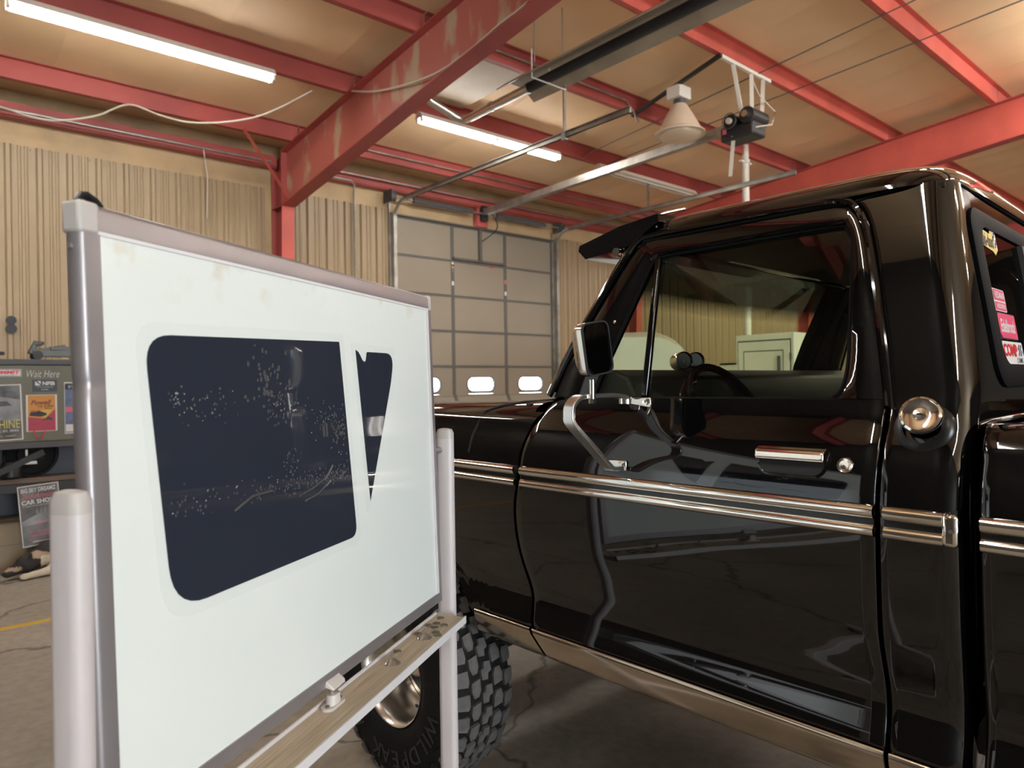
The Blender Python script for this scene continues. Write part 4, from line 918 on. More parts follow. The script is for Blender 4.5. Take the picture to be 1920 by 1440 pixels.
part('mirror_glass', MB().add(mx(f1, -0.0135), [tuple(range(len(f1)))]), 'mirror_glass', mr, smooth=False)

# wheels
TC = 0.937
def wheel_pos(a, s, detail):
    sw = [(0.200, -0.105), (0.212, -0.125), (0.25, -0.142), (0.30, -0.148), (0.35, -0.144), (0.390, -0.132), (0.410, -0.118), (0.417, -0.100), (0.419, 0), (0.417, 0.100), (0.410, 0.118), (0.390, 0.132), (0.35, 0.144), (0.30, 0.148), (0.25, 0.142), (0.212, 0.125), (0.200, 0.105)]
    c = Vector((a, TC * s, 0.43)); ax = (0, s, 0)
    t = part('tire', MB().lathe(sw, c, ax, 72), 'rubber', angle=60)
    rim = part('wheel_rim', MB().lathe([(0.196, -0.12), (0.190, -0.02), (0.186, 0.03), (0.190, 0.10), (0.200, 0.125), (0.2065, 0.129), (0.209, 0.122), (0.203, 0.112), (0.199, 0.10)], c, ax, 56), 'alloy', angle=40)
    part('wheel_disc', MB().lathe([(0.190, -0.065), (0.165, -0.067), (0.150, -0.059), (0.13, -0.051), (0.075, -0.049), (0.058, -0.03), (0.055, 0.01), (0.045, 0.022), (0.001, 0.024)], c, ax, 48), 'alloy', rim, angle=30)
    if not detail: return
    def pol(r, th, h): return c + Vector((-math.cos(R(th)) * r, s * h, math.sin(R(th)) * r))
    for k in range(5):
        ths = [-90 + 72 * k + 36 + q for q in (-19, -10, 0, 10, 19)]
        P = [pol(0.158, t_, -0.060) for t_ in ths] + [pol(0.100, t_, -0.050) for t_ in ths[::-1]]
        part('vent_slot', MB().prism(P, (0, s * 0.006, 0)), 'ink_black', rim, smooth=False)
    for k in range(16): part('rim_bolt', MB().sphere(pol(0.174, k * 22.5, -0.062), 0.006, 5), 'chrome', rim)
    for k in range(5): part('lug_nut', MB().cyl(pol(0.085, k * 72, -0.05), pol(0.085, k * 72, -0.03), 0.011, n=6), 'chrome', rim)
    part('valve_stem', MB().cyl(pol(0.178, -66, 0.02), pol(0.150, -62, 0.055), 0.006, n=8), 'ink_black', rim)
    # tread blocks: each a piece of its own
    N = 34; Rr = 0.4165
    def block(poly, hgt, tilt=0.0):
        mb = MB(); n = len(poly)
        lo = []; hi = []
        for h, q in poly:
            th = q / 0.43
            lo.append((math.cos(th) * (Rr - 0.004 - max(0, abs(h) - 0.10) * 0.9), h, math.sin(th) * (Rr - 0.004)))
            rr = Rr + hgt - max(0, abs(h) - 0.095) * 0.55
            hi.append((math.cos(th) * rr, h, math.sin(th) * rr))
        mb.loft([lo, [(x * 1.0, y, z * 1.0) for x, y, z in hi]], cap=True)
        return make_mesh('tread_block', mb, 'tread_rubber', smooth=False)
    shp = {
        'cl': [(-0.022, -0.030), (0.004, -0.032), (0.008, -0.012), (0.024, -0.006), (0.022, 0.030), (-0.004, 0.032), (-0.008, 0.010), (-0.024, 0.004)],
        'ml': [(-0.022, -0.034), (0.018, -0.026), (0.020, 0.004), (0.010, 0.030), (-0.012, 0.028), (-0.022, 0.006)],
        'sh': [(-0.026, -0.029), (0.020, -0.026), (0.030, -0.014), (0.030, 0.024), (-0.020, 0.028), (-0.028, 0.012)]}
    rows = (('sh', 0.106, 0.0, 1), ('ml', 0.052, 0.45, 1), ('cl', 0.0, 0.1, 1), ('ml', -0.052, 0.75, -1), ('sh', -0.106, 0.5, -1))
    for key, hc, ph, sg in rows:
        me = block([(hc + sg * h * 0.96, q * sg * 0.95) for h, q in shp[key]], 0.0135)
        for k in range(N):
            o = obj('tread_block', me, None, t); o.location = c; o.rotation_euler = (0, (k + ph) * 2 * math.pi / N, 0)
    lug = MB()
    for k in range(N):
        th0 = (k + 0.2) * 360 / N; q = 3.1
        P = [pol(0.407, th0 - q, 0.1185), pol(0.407, th0 + q, 0.1185), pol(0.372, th0 + q * (1.0 if k % 2 else 0.2), 0.138), pol(0.362 if k % 2 else 0.378, th0 - q * 0.4, 0.141)]
        lug.prism(P, (0, s * 0.006, 0))
    tag(part('sidewall_lugs', lug, 'rubber', t, smooth=False), kind='stuff')
    for ch, th in (('W', -20), ('I', -31), ('L', -40), ('D', -53), ('P', -66), ('E', -78), ('A', -90), ('K', -102), ('A', -128), ('/', -138), ('T', -147)):
        up = Vector((-math.cos(R(th)), 0, math.sin(R(th)))); rt = Vector((-math.sin(R(th)), 0, -math.cos(R(th))))
        let = MB(); vs, fs, tw, thh = text_geo(ch, 1.0, 0.0, 0.0)
        o0 = pol(0.312, th, 0.1485)
        k = 0.058 / thh
        bt = [o0 + rt * (x * k * 1.1) + up * (y * k) for x, y in vs]; tp = [p + Vector((0, s * 0.0022, 0)) for p in bt]
        let.add(tp, fs)
        es = {}
        for f in fs:
            for i in range(len(f)):
                e = tuple(sorted((f[i], f[(i + 1) % len(f)]))); es[e] = es.get(e, 0) + 1
        n_ = len(vs); let.add(bt + tp, [(e[0], e[1], n_ + e[1], n_ + e[0]) for e, q in es.items() if q == 1])
        part('tire_letter', let, 'letter_rubber', t, smooth=False)
wheel_pos(2.285, 1, True)
for a, s in ((2.285, -1), (-1.13, 1), (-1.13, -1)): wheel_pos(a, s, False)

# ------------------------------------------------------------------ glass board on its stand (local x along the board, y behind it)
KB = 0.925                                  # overall size of the stand; ZF is the floor in its own coordinates
ZF = -1.524 * (1 - KB) / KB
BD = thing('mobile_whiteboard', 'mobile white glass board with grey frame on two posts', 'whiteboard', (0.1845 * KB, 1.1489 * KB, 1.524 * (1 - KB)), R(31.86))
BD.scale = (KB, KB, KB)
def KW(p): return (p[0] * KB, p[1] * KB, 1.524 + (p[2] - 1.524) * KB)
BW, BH, TL = 1.22, 0.939, 0.028
def bp(u, v, d=0.0):
    return Vector((u, v * -math.sin(TL) - d * math.cos(TL), 1.7954 - v * math.cos(TL) + d * math.sin(TL)))
def bbox(mb, u0, u1, v0, v1, d0, d1): return mb.hexa([bp(u0, v1, d1), bp(u1, v1, d1), bp(u1, v1, d0), bp(u0, v1, d0), bp(u0, v0, d1), bp(u1, v0, d1), bp(u1, v0, d0), bp(u0, v0, d0)])
obj('glass_panel', bbox(MB(), 0.015, BW - 0.015, 0.02, BH - 0.015, -0.012, -0.003), 'board_glass', BD, smooth=False)
obj('back_sheet', bbox(MB(), 0.015, BW - 0.015, 0.02, BH - 0.015, -0.022, -0.013), 'board_frame', BD, smooth=False)
def rail_mesh(p0, p1, nin, wdt):
    """frame rail with a rounded outer edge; nin = direction towards the panel, all in (u,v)"""
    rings = []
    prof = [(wdt, -0.001), (wdt, 0.0), (wdt * 0.25, 0.0), (0.004, -0.004), (0.0, -0.012), (0.0, -0.024), (0.006, -0.032), (wdt, -0.032)]
    for q in (p0, p1): rings.append([bp(q[0] + nin[0] * a, q[1] + nin[1] * a, d) for a, d in prof])
    return MB().loft(rings, cap=True)
obj('frame_rail', rail_mesh((0.03, 0), (BW - 0.02, 0), (0, 1), 0.040), 'board_frame', BD, angle=40)
obj('frame_rail', rail_mesh((0.02, BH), (BW - 0.02, BH), (0, -1), 0.034), 'board_frame', BD, angle=40)
# left rail with a dent
def dented():
    rings = []; prof = [(0.034, -0.001), (0.034, 0.0), (0.010, 0.0), (0.004, -0.003), (0.0, -0.012), (0.0, -0.024), (0.006, -0.032), (0.034, -0.032)]
    for v in [0.045, 0.15, 0.22, 0.245, 0.258, 0.266, 0.274, 0.29, 0.33, 0.6, BH - 0.005]:
        k = math.exp(-((v - 0.266) / 0.012) ** 2) * 0.004; rings.append([bp(a + (k if a < 0.02 else 0), v, d - (k * 0.7 if a < 0.02 else 0)) for a, d in prof])
    return MB().loft(rings, cap=True)
obj('frame_rail', dented(), 'board_frame', BD, angle=40)
obj('frame_rail', rail_mesh((BW, 0.045), (BW, BH - 0.005), (-1, 0), 0.024), 'board_frame', BD, angle=40)
obj('inner_bead', bbox(bbox(MB(), 0.03, BW - 0.02, 0.040, 0.046, -0.003, -0.0005), BW - 0.040, BW - 0.024, 0.045, BH - 0.034, -0.003, -0.0003), 'tray_edge', BD, smooth=False)
for u0, u1 in ((-0.001, 0.035), (BW - 0.025, BW + 0.001)): obj('corner_cap', bbox(MB(), u0, u1, -0.001, 0.047, -0.034, 0.001), 'board_cap', BD, bevel=0.006)
obj('rivet', MB().cyl(bp(0.0, 0.066, -0.017), bp(-0.004, 0.066, -0.017), 0.004, n=10), 'board_frame', BD)
clip = MB().tube([bp(0.016, -0.002, -0.02), bp(0.020, -0.012, -0.02), bp(0.030, -0.014, -0.02), bp(0.042, -0.010, -0.02), bp(0.052, 0.000, -0.02)], 0.005, 8, sx=1.6)
tag(obj('marker_clip', clip, 'plastic_black', BD), 'black plastic clip on the top corner')
def post(u, y0):
    P = rrect(u, y0, 0.036, 0.056, 0.016, 5)
    p = obj('post', MB().loft([[(x, y, 0.09 + ZF) for x, y in P], [(x, y, 1.355) for x, y in P]], cap=True), 'post_paint', BD)
    obj('post_cap', MB().loft([[(x, y, 1.355) for x, y in P], [(x, y, 1.372) for x, y in P], [(u + (x - u) * 0.75, y0 + (y - y0) * 0.8, 1.384) for x, y in P], [(u + (x - u) * 0.3, y0 + (y - y0) * 0.4, 1.387) for x, y in P]], cap=True), 'board_cap', p)
    obj('pivot', MB().cyl((u, y0, 1.32), (0.02 if u < 0 else BW - 0.01, 0.005, 1.32), 0.010, n=10), 'board_frame', BD)
    f = obj('foot', MB().hexa([(u - 0.022, -0.30, 0.055 + ZF), (u + 0.022, -0.30, 0.055 + ZF), (u + 0.022, 0.30, 0.055 + ZF), (u - 0.022, 0.30, 0.055 + ZF), (u - 0.018, -0.29, 0.092 + ZF), (u + 0.018, -0.29, 0.092 + ZF), (u + 0.018, 0.29, 0.092 + ZF), (u - 0.018, 0.29, 0.092 + ZF)]), 'post_paint', BD, bevel=0.005)
    for yy in (-0.26, 0.26): obj('caster', MB().cyl((u - 0.012, yy, 0.026 + ZF), (u + 0.012, yy, 0.026 + ZF), 0.026, n=18).box(u - 0.016, u + 0.016, yy - 0.012, yy + 0.012, 0.035 + ZF, 0.056 + ZF), 'plastic_black', f)
post(-0.030, -0.013); post(1.253, -0.026)
# tray
tr = obj('marker_tray', MB().box(-0.012, 1.205, -0.103, -0.010, 0.812, 0.820), 'tray_wood', BD, smooth=False)
obj('tray_lip', MB().box(-0.012, 1.205, -0.107, -0.103, 0.803, 0.824).box(-0.012, 1.205, -0.010, -0.006, 0.800, 0.828), 'tray_edge', tr, smooth=False)
obj('tray_support', MB().hexa([(1.20, -0.10, 0.79), (1.236, -0.05, 0.79), (1.236, 0.0, 0.79), (1.20, 0.0, 0.79), (1.20, -0.10, 0.815), (1.236, -0.05, 0.815), (1.236, 0.0, 0.815), (1.20, 0.0, 0.815)]), 'post_paint', tr, smooth=False)
obj('crossbar', MB().box(-0.02, 1.24, -0.012, 0.028, 0.10 + ZF, 0.14 + ZF), 'post_paint', BD, bevel=0.004)
# latch holding the board
lt = obj('board_latch', MB().loft([[(0.555 + q[0], -0.033 + q[1], z) for q in rrect(0.03, 0, 0.07, 0.030, 0.014, 4)] for z in (0.820, 0.826)], cap=True), 'plastic_white', BD)
obj('latch_body', MB().loft([[(0.585 + q[0] * 1.0, -0.033 + q[1], z) for q in rrect(0, 0, 0.038 - k, 0.024, 0.010, 4)] for z, k in ((0.826, 0.0), (0.848, 0.006))], cap=True), 'plastic_white', lt)
obj('latch_pin', MB().cyl((0.583, -0.032, 0.846), (0.583, -0.032, 0.865), 0.007, n=12), 'steel_bright', lt)
obj('latch_tab', MB().hexa([(0.566, -0.010, 0.868), (0.618, -0.010, 0.868), (0.618, -0.046, 0.860), (0.566, -0.046, 0.860), (0.570, -0.008, 0.888), (0.622, -0.008, 0.890), (0.624, -0.040, 0.866), (0.566, -0.048, 0.864)]), 'plastic_white', lt, bevel=0.003)
for q in (0.562, 0.612): obj('screw', MB().cyl((q, -0.033, 0.826), (q, -0.033, 0.829), 0.005, n=10), 'coin', lt)

def W2(u, n, z):
    a = R(31.86); return KW((0.1845 + u * math.cos(a) + n * math.sin(a), 1.1489 + u * math.sin(a) - n * math.cos(a), z))
coin_m = make_mesh('coin', MB().lathe([(0.001, 0), (0.010, 0), (0.0105, 0.0008), (0.0105, 0.0017), (0.010, 0.0025), (0.0095, 0.0022), (0.001, 0.0022)], (0, 0, 0), (0, 0, 1), 20), 'coin')
coin_lab = ['dull coin at the far end of the tray against the post', 'dull coin by the rear lip of the tray in the loose cluster', 'dull coin uppermost in the middle of the cluster on the tray', 'greenish dull coin in the middle of the cluster on the tray', 'dull coin nearest the front lip at the far end of the tray', 'dull coin just below the middle of the cluster on the tray', 'dull coin at the front edge of the cluster on the tray', 'dull coin half hidden behind the farther clear suction cup', 'single dull coin apart from the others behind the nearer suction cup']
for (u, n), lb in zip([(1.175, 0.036), (1.106, 0.028), (1.127, 0.043), (1.094, 0.052), (1.118, 0.071), (1.059, 0.071), (1.041, 0.084), (1.034, 0.028), (0.901, 0.030)], coin_lab):
    o = obj('coin', coin_m, None); o.location = W2(u, n, 0.8202); o.rotation_euler.z = random.random() * 6; tag(o, lb, 'coin', 'coins on the marker tray')
glass('cup_plastic', (0.93, 0.94, 1.0), 1.45, 0.28)
cup_m = make_mesh('cup', MB().lathe([(0.021, 0.0), (0.020, 0.002), (0.014, 0.006), (0.007, 0.010), (0.005, 0.013)], (0, 0, 0), (0, 0, 1), 28), 'cup_plastic')
knob_m = make_mesh('knob', MB().lathe([(0.005, 0.012), (0.0065, 0.014), (0.0065, 0.018), (0.004, 0.019), (0.0045, 0.024), (0.001, 0.026)], (0, 0, 0), (0, 0, 1), 16), 'cup_plastic')
for (u, n), lb in zip([(1.012, 0.056), (0.830, 0.051)], ['clear suction cup beside the coins on the tray', 'clear suction cup lying alone nearer on the tray']):
    c = thing('suction_cup', lb, 'suction cup', W2(u, n, 0.8204), 0, 'suction cups on the marker tray')
    obj('cup', cup_m, None, c); obj('knob', knob_m, None, c)

# tint film pieces stuck on the board
def film(name, path, label, k=0.0):
    A = R(31.86); ca, sa = math.cos(A), math.sin(A)
    def wpt(u, v, d):
        p = bp(u, v, d); return KW((0.1845 + p.x * ca - p.y * sa, 1.1489 + p.x * sa + p.y * ca, p.z))
    cx = sum(p[0] for p in path) / len(path); cy = sum(p[1] for p in path) / len(path)
    mb = MB(); mb.mi(0).prism([wpt(u, v, -0.0022) for u, v in path], Vector(wpt(0, 0, 0.0008)) - Vector(wpt(0, 0, 0)))
    return tag(obj(name, mb, ['tint_film'], smooth=False), label, 'window film'), wpt
def rounded(poly, radii, n=7):
    out = []; k = len(poly)
    for i in range(k):
        p0, p1, p2 = Vector(poly[i - 1]), Vector(poly[i]), Vector(poly[(i + 1) % k]); r = radii[i]
        if r <= 0: out.append(tuple(p1)); continue
        d0 = (p0 - p1).normalized(); d1 = (p2 - p1).normalized(); a = p1 + d0 * r; b = p1 + d1 * r
        for j in range(n + 1):
            t = j / n; q = (1 - t)**2 * a + 2 * t * (1 - t) * p1 + t * t * b; out.append((q.x, q.y))
    return out
P1 = rounded([(0.108, 0.186), (0.682, 0.168), (0.729, 0.633), (0.148, 0.632)], [0.055, 0.004, 0.030, 0.075])
f1_, wpt = film('tint_film', P1, 'large dark tint film cut to a door window on the board')
P2 = [(0.756, 0.184)] + [(0.768, 0.188), (0.778, 0.197), (0.788, 0.209), (0.797, 0.2125), (0.804, 0.209), (0.808, 0.198), (0.810, 0.189)] + rounded([(0.815, 0.187), (0.958, 0.186), (0.938, 0.26), (0.800, 0.560)], [0.0, 0.045, 0.03, 0.0])[0:20]
f2_, _ = film('tint_film', P2, 'small tapering dark tint film cut to a vent window')
def liner(path, grow, label):
    cx = sum(p[0] for p in path) / len(path); cy = sum(p[1] for p in path) / len(path)
    Q = [(u + (grow if u > cx else -grow), v + (grow if v > cy else -grow)) for u, v in path]
    tag(obj('film_liner', MB().prism([wpt(u, v, -0.0029) for u, v in Q], Vector(wpt(0, 0, 0.0004)) - Vector(wpt(0, 0, 0))), 'film_liner', smooth=False), label, 'film backing')
liner(rounded([(0.108, 0.186), (0.682, 0.168), (0.729, 0.633), (0.148, 0.632)], [0.055, 0.004, 0.030, 0.075]), 0.020, 'clear liner margin around the large tint film')
liner([(0.752, 0.182), (0.95, 0.184), (0.945, 0.25), (0.812, 0.57), (0.796, 0.57)], 0.014, 'clear liner margin around the small tint film')
# water left under the film shows as blistered patches, creases near its lower edge
bl = MB()
rnd = random.Random(3)
def blister(u, v, r, ar=1.0):
    n = 7; c = wpt(u, v, -0.0004); ring = [wpt(u + r * math.cos(2 * math.pi * i / n), v + r * ar * math.sin(2 * math.pi * i / n), -0.0014) for i in range(n)]
    bl.add([c] + ring, [(0, 1 + i, 1 + (i + 1) % n) for i in range(n)])
for cu, cv, su, sv, num, r0 in ((0.41, 0.26, 0.030, 0.030, 60, 0.0055), (0.44, 0.315, 0.018, 0.022, 40, 0.0035), (0.24, 0.305, 0.05, 0.016, 50, 0.0028), (0.60, 0.345, 0.05, 0.02, 70, 0.0028), (0.67, 0.375, 0.018, 0.020, 60, 0.0042), (0.55, 0.475, 0.12, 0.010, 130, 0.0030), (0.68, 0.47, 0.030, 0.012, 60, 0.0036), (0.30, 0.465, 0.16, 0.012, 90, 0.0028), (0.165, 0.285, 0.012, 0.006, 16, 0.003), (0.50, 0.31, 0.012, 0.006, 12, 0.003), (0.48, 0.42, 0.02, 0.02, 30, 0.003)):
    for k in range(num):
        u = rnd.gauss(cu, su); v = rnd.gauss(cv, sv)
        if 0.15 < u < 0.70 and 0.19 < v < 0.61: blister(u, v, r0 * rnd.uniform(0.25, 0.85), rnd.uniform(0.7, 1.6))
tag(obj('water_blisters', bl, 'water', f1_), kind='stuff')
for pts in ([(0.50, 0.502), (0.55, 0.493), (0.60, 0.478), (0.632, 0.452)], [(0.52, 0.515), (0.57, 0.508), (0.62, 0.485)], [(0.30, 0.497), (0.35, 0.478), (0.41, 0.476)], [(0.60, 0.36), (0.602, 0.385)], [(0.612, 0.355), (0.614, 0.385)]):
    obj('film_crease', MB().tube([wpt(u, v, -0.0010) for u, v in pts], 0.0022, 5), 'water', f1_)

# ------------------------------------------------------------------ things at the back of the shop
YC = 7.2
cb = thing('display_bench', 'olive-fronted shop bench covered with posters and stickers', 'workbench', (0.8, YC, 0))
def cbx(name, x0, x1, y0, y1, z0, z1, m, parent=None, **k): return obj(name, MB().box(x0 - 0.8, x1 - 0.8, y0, y1, z0, z1), m, parent or cb, **k)
cbx('front_panel', 0.10, 1.45, 0.0, 0.55, 1.085, 1.742, 'olive', bevel=0.006)
cbx('top_rim', 0.08, 1.47, -0.02, 0.57, 1.742, 1.790, 'dark_grey', bevel=0.006)
cbx('lower_rail', 0.08, 1.47, -0.01, 0.55, 1.03, 1.085, 'dark_grey', bevel=0.004)
cbx('recess_panel', 0.10, 1.45, 0.18, 0.20, 0.78, 1.04, 'navy_panel')
cbx('shelf_board', 0.10, 1.45, 0.02, 0.55, 0.735, 0.775, 'brown_board')
cbx('shelf_beam', 0.10, 1.45, -0.02, 0.04, 0.66, 0.735, 'black_iron', bevel=0.004)
cbx('back_panel', 0.06, 1.49, 0.56, 0.575, 0, 1.09, 'navy_panel')  # dark sheet added so the space under the bench looks dark
for xx in (0.14, 1.38):
    for yy in (0.0, 0.50): cbx('leg', xx, xx + 0.07, yy, yy + 0.05, 0, 1.04, 'black_iron')
obj('bracket', MB().box(-0.13, 0.02, 0.0, 0.03, 0.895, 0.92).box(-0.06, -0.045, -0.005, 0.01, 0.92, 1.02), 'galvanised', cb)
tag(obj('hose_reel', MB().tube([(0.79 + 0.19 * math.cos(R(t)), YC + 0.10, 0.975 + 0.19 * math.sin(R(t))) for t in range(0, 360, 12)], 0.016, 8, True).cyl((0.79, YC + 0.08, 0.975), (0.79, YC + 0.155, 0.975), 0.10, n=24).cyl((0.79, YC + 0.155, 0.975), (0.79, YC + 0.175, 0.975), 0.18, n=30), 'rubber'), 'black round hose reel in the recess under the posters', 'hose reel')
tag(obj('air_tank', MB().lathe([(0.001, 0.78), (0.06, 0.785), (0.075, 0.80), (0.075, 0.90), (0.06, 0.925), (0.02, 0.935), (0.001, 0.935)], (0.64, YC + 0.02, 0), (0, 0, 1), 24), 'plastic_black'), 'small black canister on the bench shelf at far left', 'canister')
tag(obj('lever_arm', MB().beam((0.45, YC - 0.08, 0.80), (0.86, YC - 0.08, 1.00), 0.035, 0.05), 'black_iron'), 'black slanted lever leaning across the recess of the bench', 'lever')
tag(obj('red_strap', MB().tube([(0.80, YC - 0.012, 1.18), (0.815, YC - 0.02, 1.125), (0.84, YC - 0.02, 1.108), (0.865, YC - 0.02, 1.125), (0.88, YC - 0.012, 1.175)], 0.005, 5), 'needle'), 'thin red loop of cord below the orange poster', 'cord')
for (x0, x1, y0, y1, z1, lb) in ((0.36, 0.66, YC + 0.05, YC + 0.45, 0.30, 'lower cardboard box under the bench at far left'), (0.50, 0.78, YC + 0.10, YC + 0.45, 0.28, 'cardboard box behind the hanging car poster')):
    pass
bx = thing('cardboard_box', 'tan cardboard box under the bench beside the hanging poster', 'box', (0.66, YC + 0.25, 0))
obj('carton', MB().box(-0.28, 0.16, -0.16, 0.16, 0, 0.40), 'cardboard', bx, bevel=0.004); obj('flap', MB().hexa([(-0.28, -0.18, 0.398), (0.16, -0.18, 0.398), (0.16, -0.01, 0.402), (-0.28, -0.01, 0.402), (-0.28, -0.18, 0.402), (0.16, -0.18, 0.402), (0.16, -0.01, 0.408), (-0.28, -0.01, 0.408)]).box(-0.28, 0.16, 0.01, 0.17, 0.402, 0.408), 'cardboard', bx)
obj('packing_tape', MB().box(-0.281, 0.161, -0.1615, -0.1605, 0.21, 0.215), 'brown_board', bx)

def poster(x0, x1, z0, z1, y, mats, draw, label, cat='poster', tilt=0.0, th=0.002):
    cx, cz = (x0 + x1) / 2, (z0 + z1) / 2; w_, h_ = x1 - x0, z1 - z0
    rt = Vector((math.cos(tilt), 0, math.sin(tilt))); up = Vector((-math.sin(tilt), 0, math.cos(tilt)))
    o = Vector((cx, y, cz)); mb = MB()
    def rect(i, u0, u1, v0, v1, lay):
        c = o + Vector((0, -th - 0.0006 * lay, 0))
        mb.mi(i).add([c + rt * (u0 * w_) + up * (v0 * h_), c + rt * (u1 * w_) + up * (v0 * h_), c + rt * (u1 * w_) + up * (v1 * h_), c + rt * (u0 * w_) + up * (v1 * h_)], [(0, 1, 2, 3)])
    def poly(i, pts, lay):
        c = o + Vector((0, -th - 0.0006 * lay, 0)); mb.mi(i).add([c + rt * (u * w_) + up * (v * h_) for u, v in pts], [tuple(range(len(pts)))])
    def txt(i, s_, u, v, wd, ht_, lay, shear=0, bold=0.0):
        mb.mi(i); put_text(mb, s_, o + Vector((0, -th - 0.0006 * lay, 0)) + rt * (u * w_) + up * (v * h_), rt, up, wd * w_, ht_ * h_, shear, bold)
    mb.mi(0).prism([o + rt * (a * w_ / 2) + up * (b * h_ / 2) for a, b in ((-1, -1), (1, -1), (1, 1), (-1, 1))], (0, -th, 0))
    draw(rect, poly, txt)
    return tag(obj('poster' if cat == 'poster' else 'sticker', mb, mats, smooth=False, merge=False), label, cat)
PYC = YC - 0.002
def d_show(rect, poly, txt):
    rect(1, -0.47, 0.47, -0.48, 0.48, 1)
    poly(2, [(-0.47, -0.10), (0.47, -0.16), (0.47, 0.22), (0.0, 0.30), (-0.47, 0.12)], 2); poly(1, [(-0.2, 0.10), (0.3, 0.12), (0.2, 0.20), (-0.05, 0.21)], 3)
    txt(3, 'SHINE', 0.19, -0.21, 0.50, 0.15, 3, 0, 0.0); txt(0, 'APRIL 27, 2025', 0.12, -0.33, 0.58, 0.040, 3, 0, 0.02); txt(3, '9:00AM - 3:00PM', 0.10, -0.42, 0.50, 0.028, 3)
poster(0.375, 0.722, 1.105, 1.575, PYC, ['paper', 'poster_dark', 'poster_grey', 'yellow_ink'], d_show, 'dark car show poster with yellow lettering at the left edge', tilt=R(1.5))
def d_pow(rect, poly, txt):
    rect(1, -0.44, 0.44, -0.485, 0.485, 1); poly(2, [(-0.44, -0.485), (0.44, -0.485), (0.44, 0.10), (0.10, -0.16), (-0.44, -0.10)], 2); poly(3, [(-0.2, 0.05), (0.40, 0.14), (0.12, -0.14)], 3)
    txt(4, 'Powell', -0.02, 0.29, 0.66, 0.13, 4, 0.35, 0.02); txt(5, 'Car & Bike', 0.12, 0.19, 0.50, 0.06, 4, 0.3, 0.01); txt(5, 'Show', 0.22, 0.12, 0.26, 0.05, 4, 0.3, 0.01)
    poly(5, [(-0.40, -0.07), (-0.36, 0.02), (-0.22, 0.03), (-0.10, 0.07), (0.05, 0.02), (0.16, -0.01), (0.14, -0.07), (-0.05, -0.10)], 4); poly(2, [(-0.38, 0.02), (-0.24, 0.03), (-0.16, 0.06), (-0.32, 0.07)], 5)
    poly(6, [(0.0, -0.20), (0.10, -0.15), (0.20, -0.10), (0.32, -0.14), (0.36, -0.21), (0.2, -0.19)], 4)
    txt(5, 'AUGUST', -0.24, -0.31, 0.18, 0.02, 4); txt(5, 'PARK', 0.22, -0.31, 0.14, 0.02, 4)
poster(0.748, 0.972, 1.172, 1.486, PYC, ['paper', 'poster_orange', 'poster_magenta', 'poster_yellow', 'maroon_ink', 'ink_black', 'slate'], d_pow, 'orange and magenta car and bike show poster')
def d_nf(rect, poly, txt):
    poly(1, [(-0.39, 0.40), (-0.39, 0.02), (-0.16, 0.02)], 1); poly(1, [(-0.30, 0.40), (-0.16, 0.40), (-0.16, 0.12)], 1)
    txt(1, 'NFIB', 0.16, 0.20, 0.50, 0.32, 1, 0, 0.04); txt(1, 'The Voice of Small Business', 0.0, -0.10, 0.66, 0.09, 1); txt(1, 'MEMBER', 0.0, -0.32, 0.28, 0.10, 1)
poster(0.795, 0.974, 1.512, 1.614, PYC, ['slate', 'paper'], d_nf, 'slate blue membership plate with white letters on the olive panel', 'sticker')
def d_sum(rect, poly, txt):
    rect(1, -0.49, 0.49, -0.47, 0.47, 1); rect(0, -0.47, 0.47, -0.40, 0.40, 2); txt(2, 'SUMMIT', 0.0, 0.08, 0.90, 0.46, 3, 0.2, 0.05); txt(1, 'RACING EQUIPMENT', 0.0, -0.31, 0.72, 0.10, 3)
poster(0.500, 0.722, 1.640, 1.708, PYC, ['paper', 'ink_navy', 'sticker_red'], d_sum, 'white sticker with red letters at the left edge of the bench', 'sticker')
mbw = MB(); put_text(mbw, 'Wait Here', (0.875, PYC - 0.001, 1.666), (1, 0, 0), (0, 0, 1), 0.235, 0.060, 0.3, -0.012)
obj('painted_script', mbw.xf(lambda v: (v.x - 0.8, v.y - YC, v.z)), 'paper', cb, smooth=False)
def d_blue(rect, poly, txt):
    rect(1, -0.48, 0.48, -0.48, 0.48, 1); rect(2, -0.48, 0.48, 0.36, 0.46, 2); rect(3, -0.46, 0.46, -0.08, 0.02, 2); rect(0, -0.46, 0.46, -0.46, -0.32, 2)
    for k in range(6): rect(0, -0.10, 0.42, -0.14 - 0.03 * k, -0.125 - 0.03 * k, 3)
    txt(0, 'EVENTS', 0.0, 0.41, 0.7, 0.05, 3)
poster(1.026, 1.24, 1.14, 1.592, PYC, ['paper', 'poster_blue', 'ink_black', 'pink_ink'], d_blue, 'blue event flyer half hidden behind the board frame')
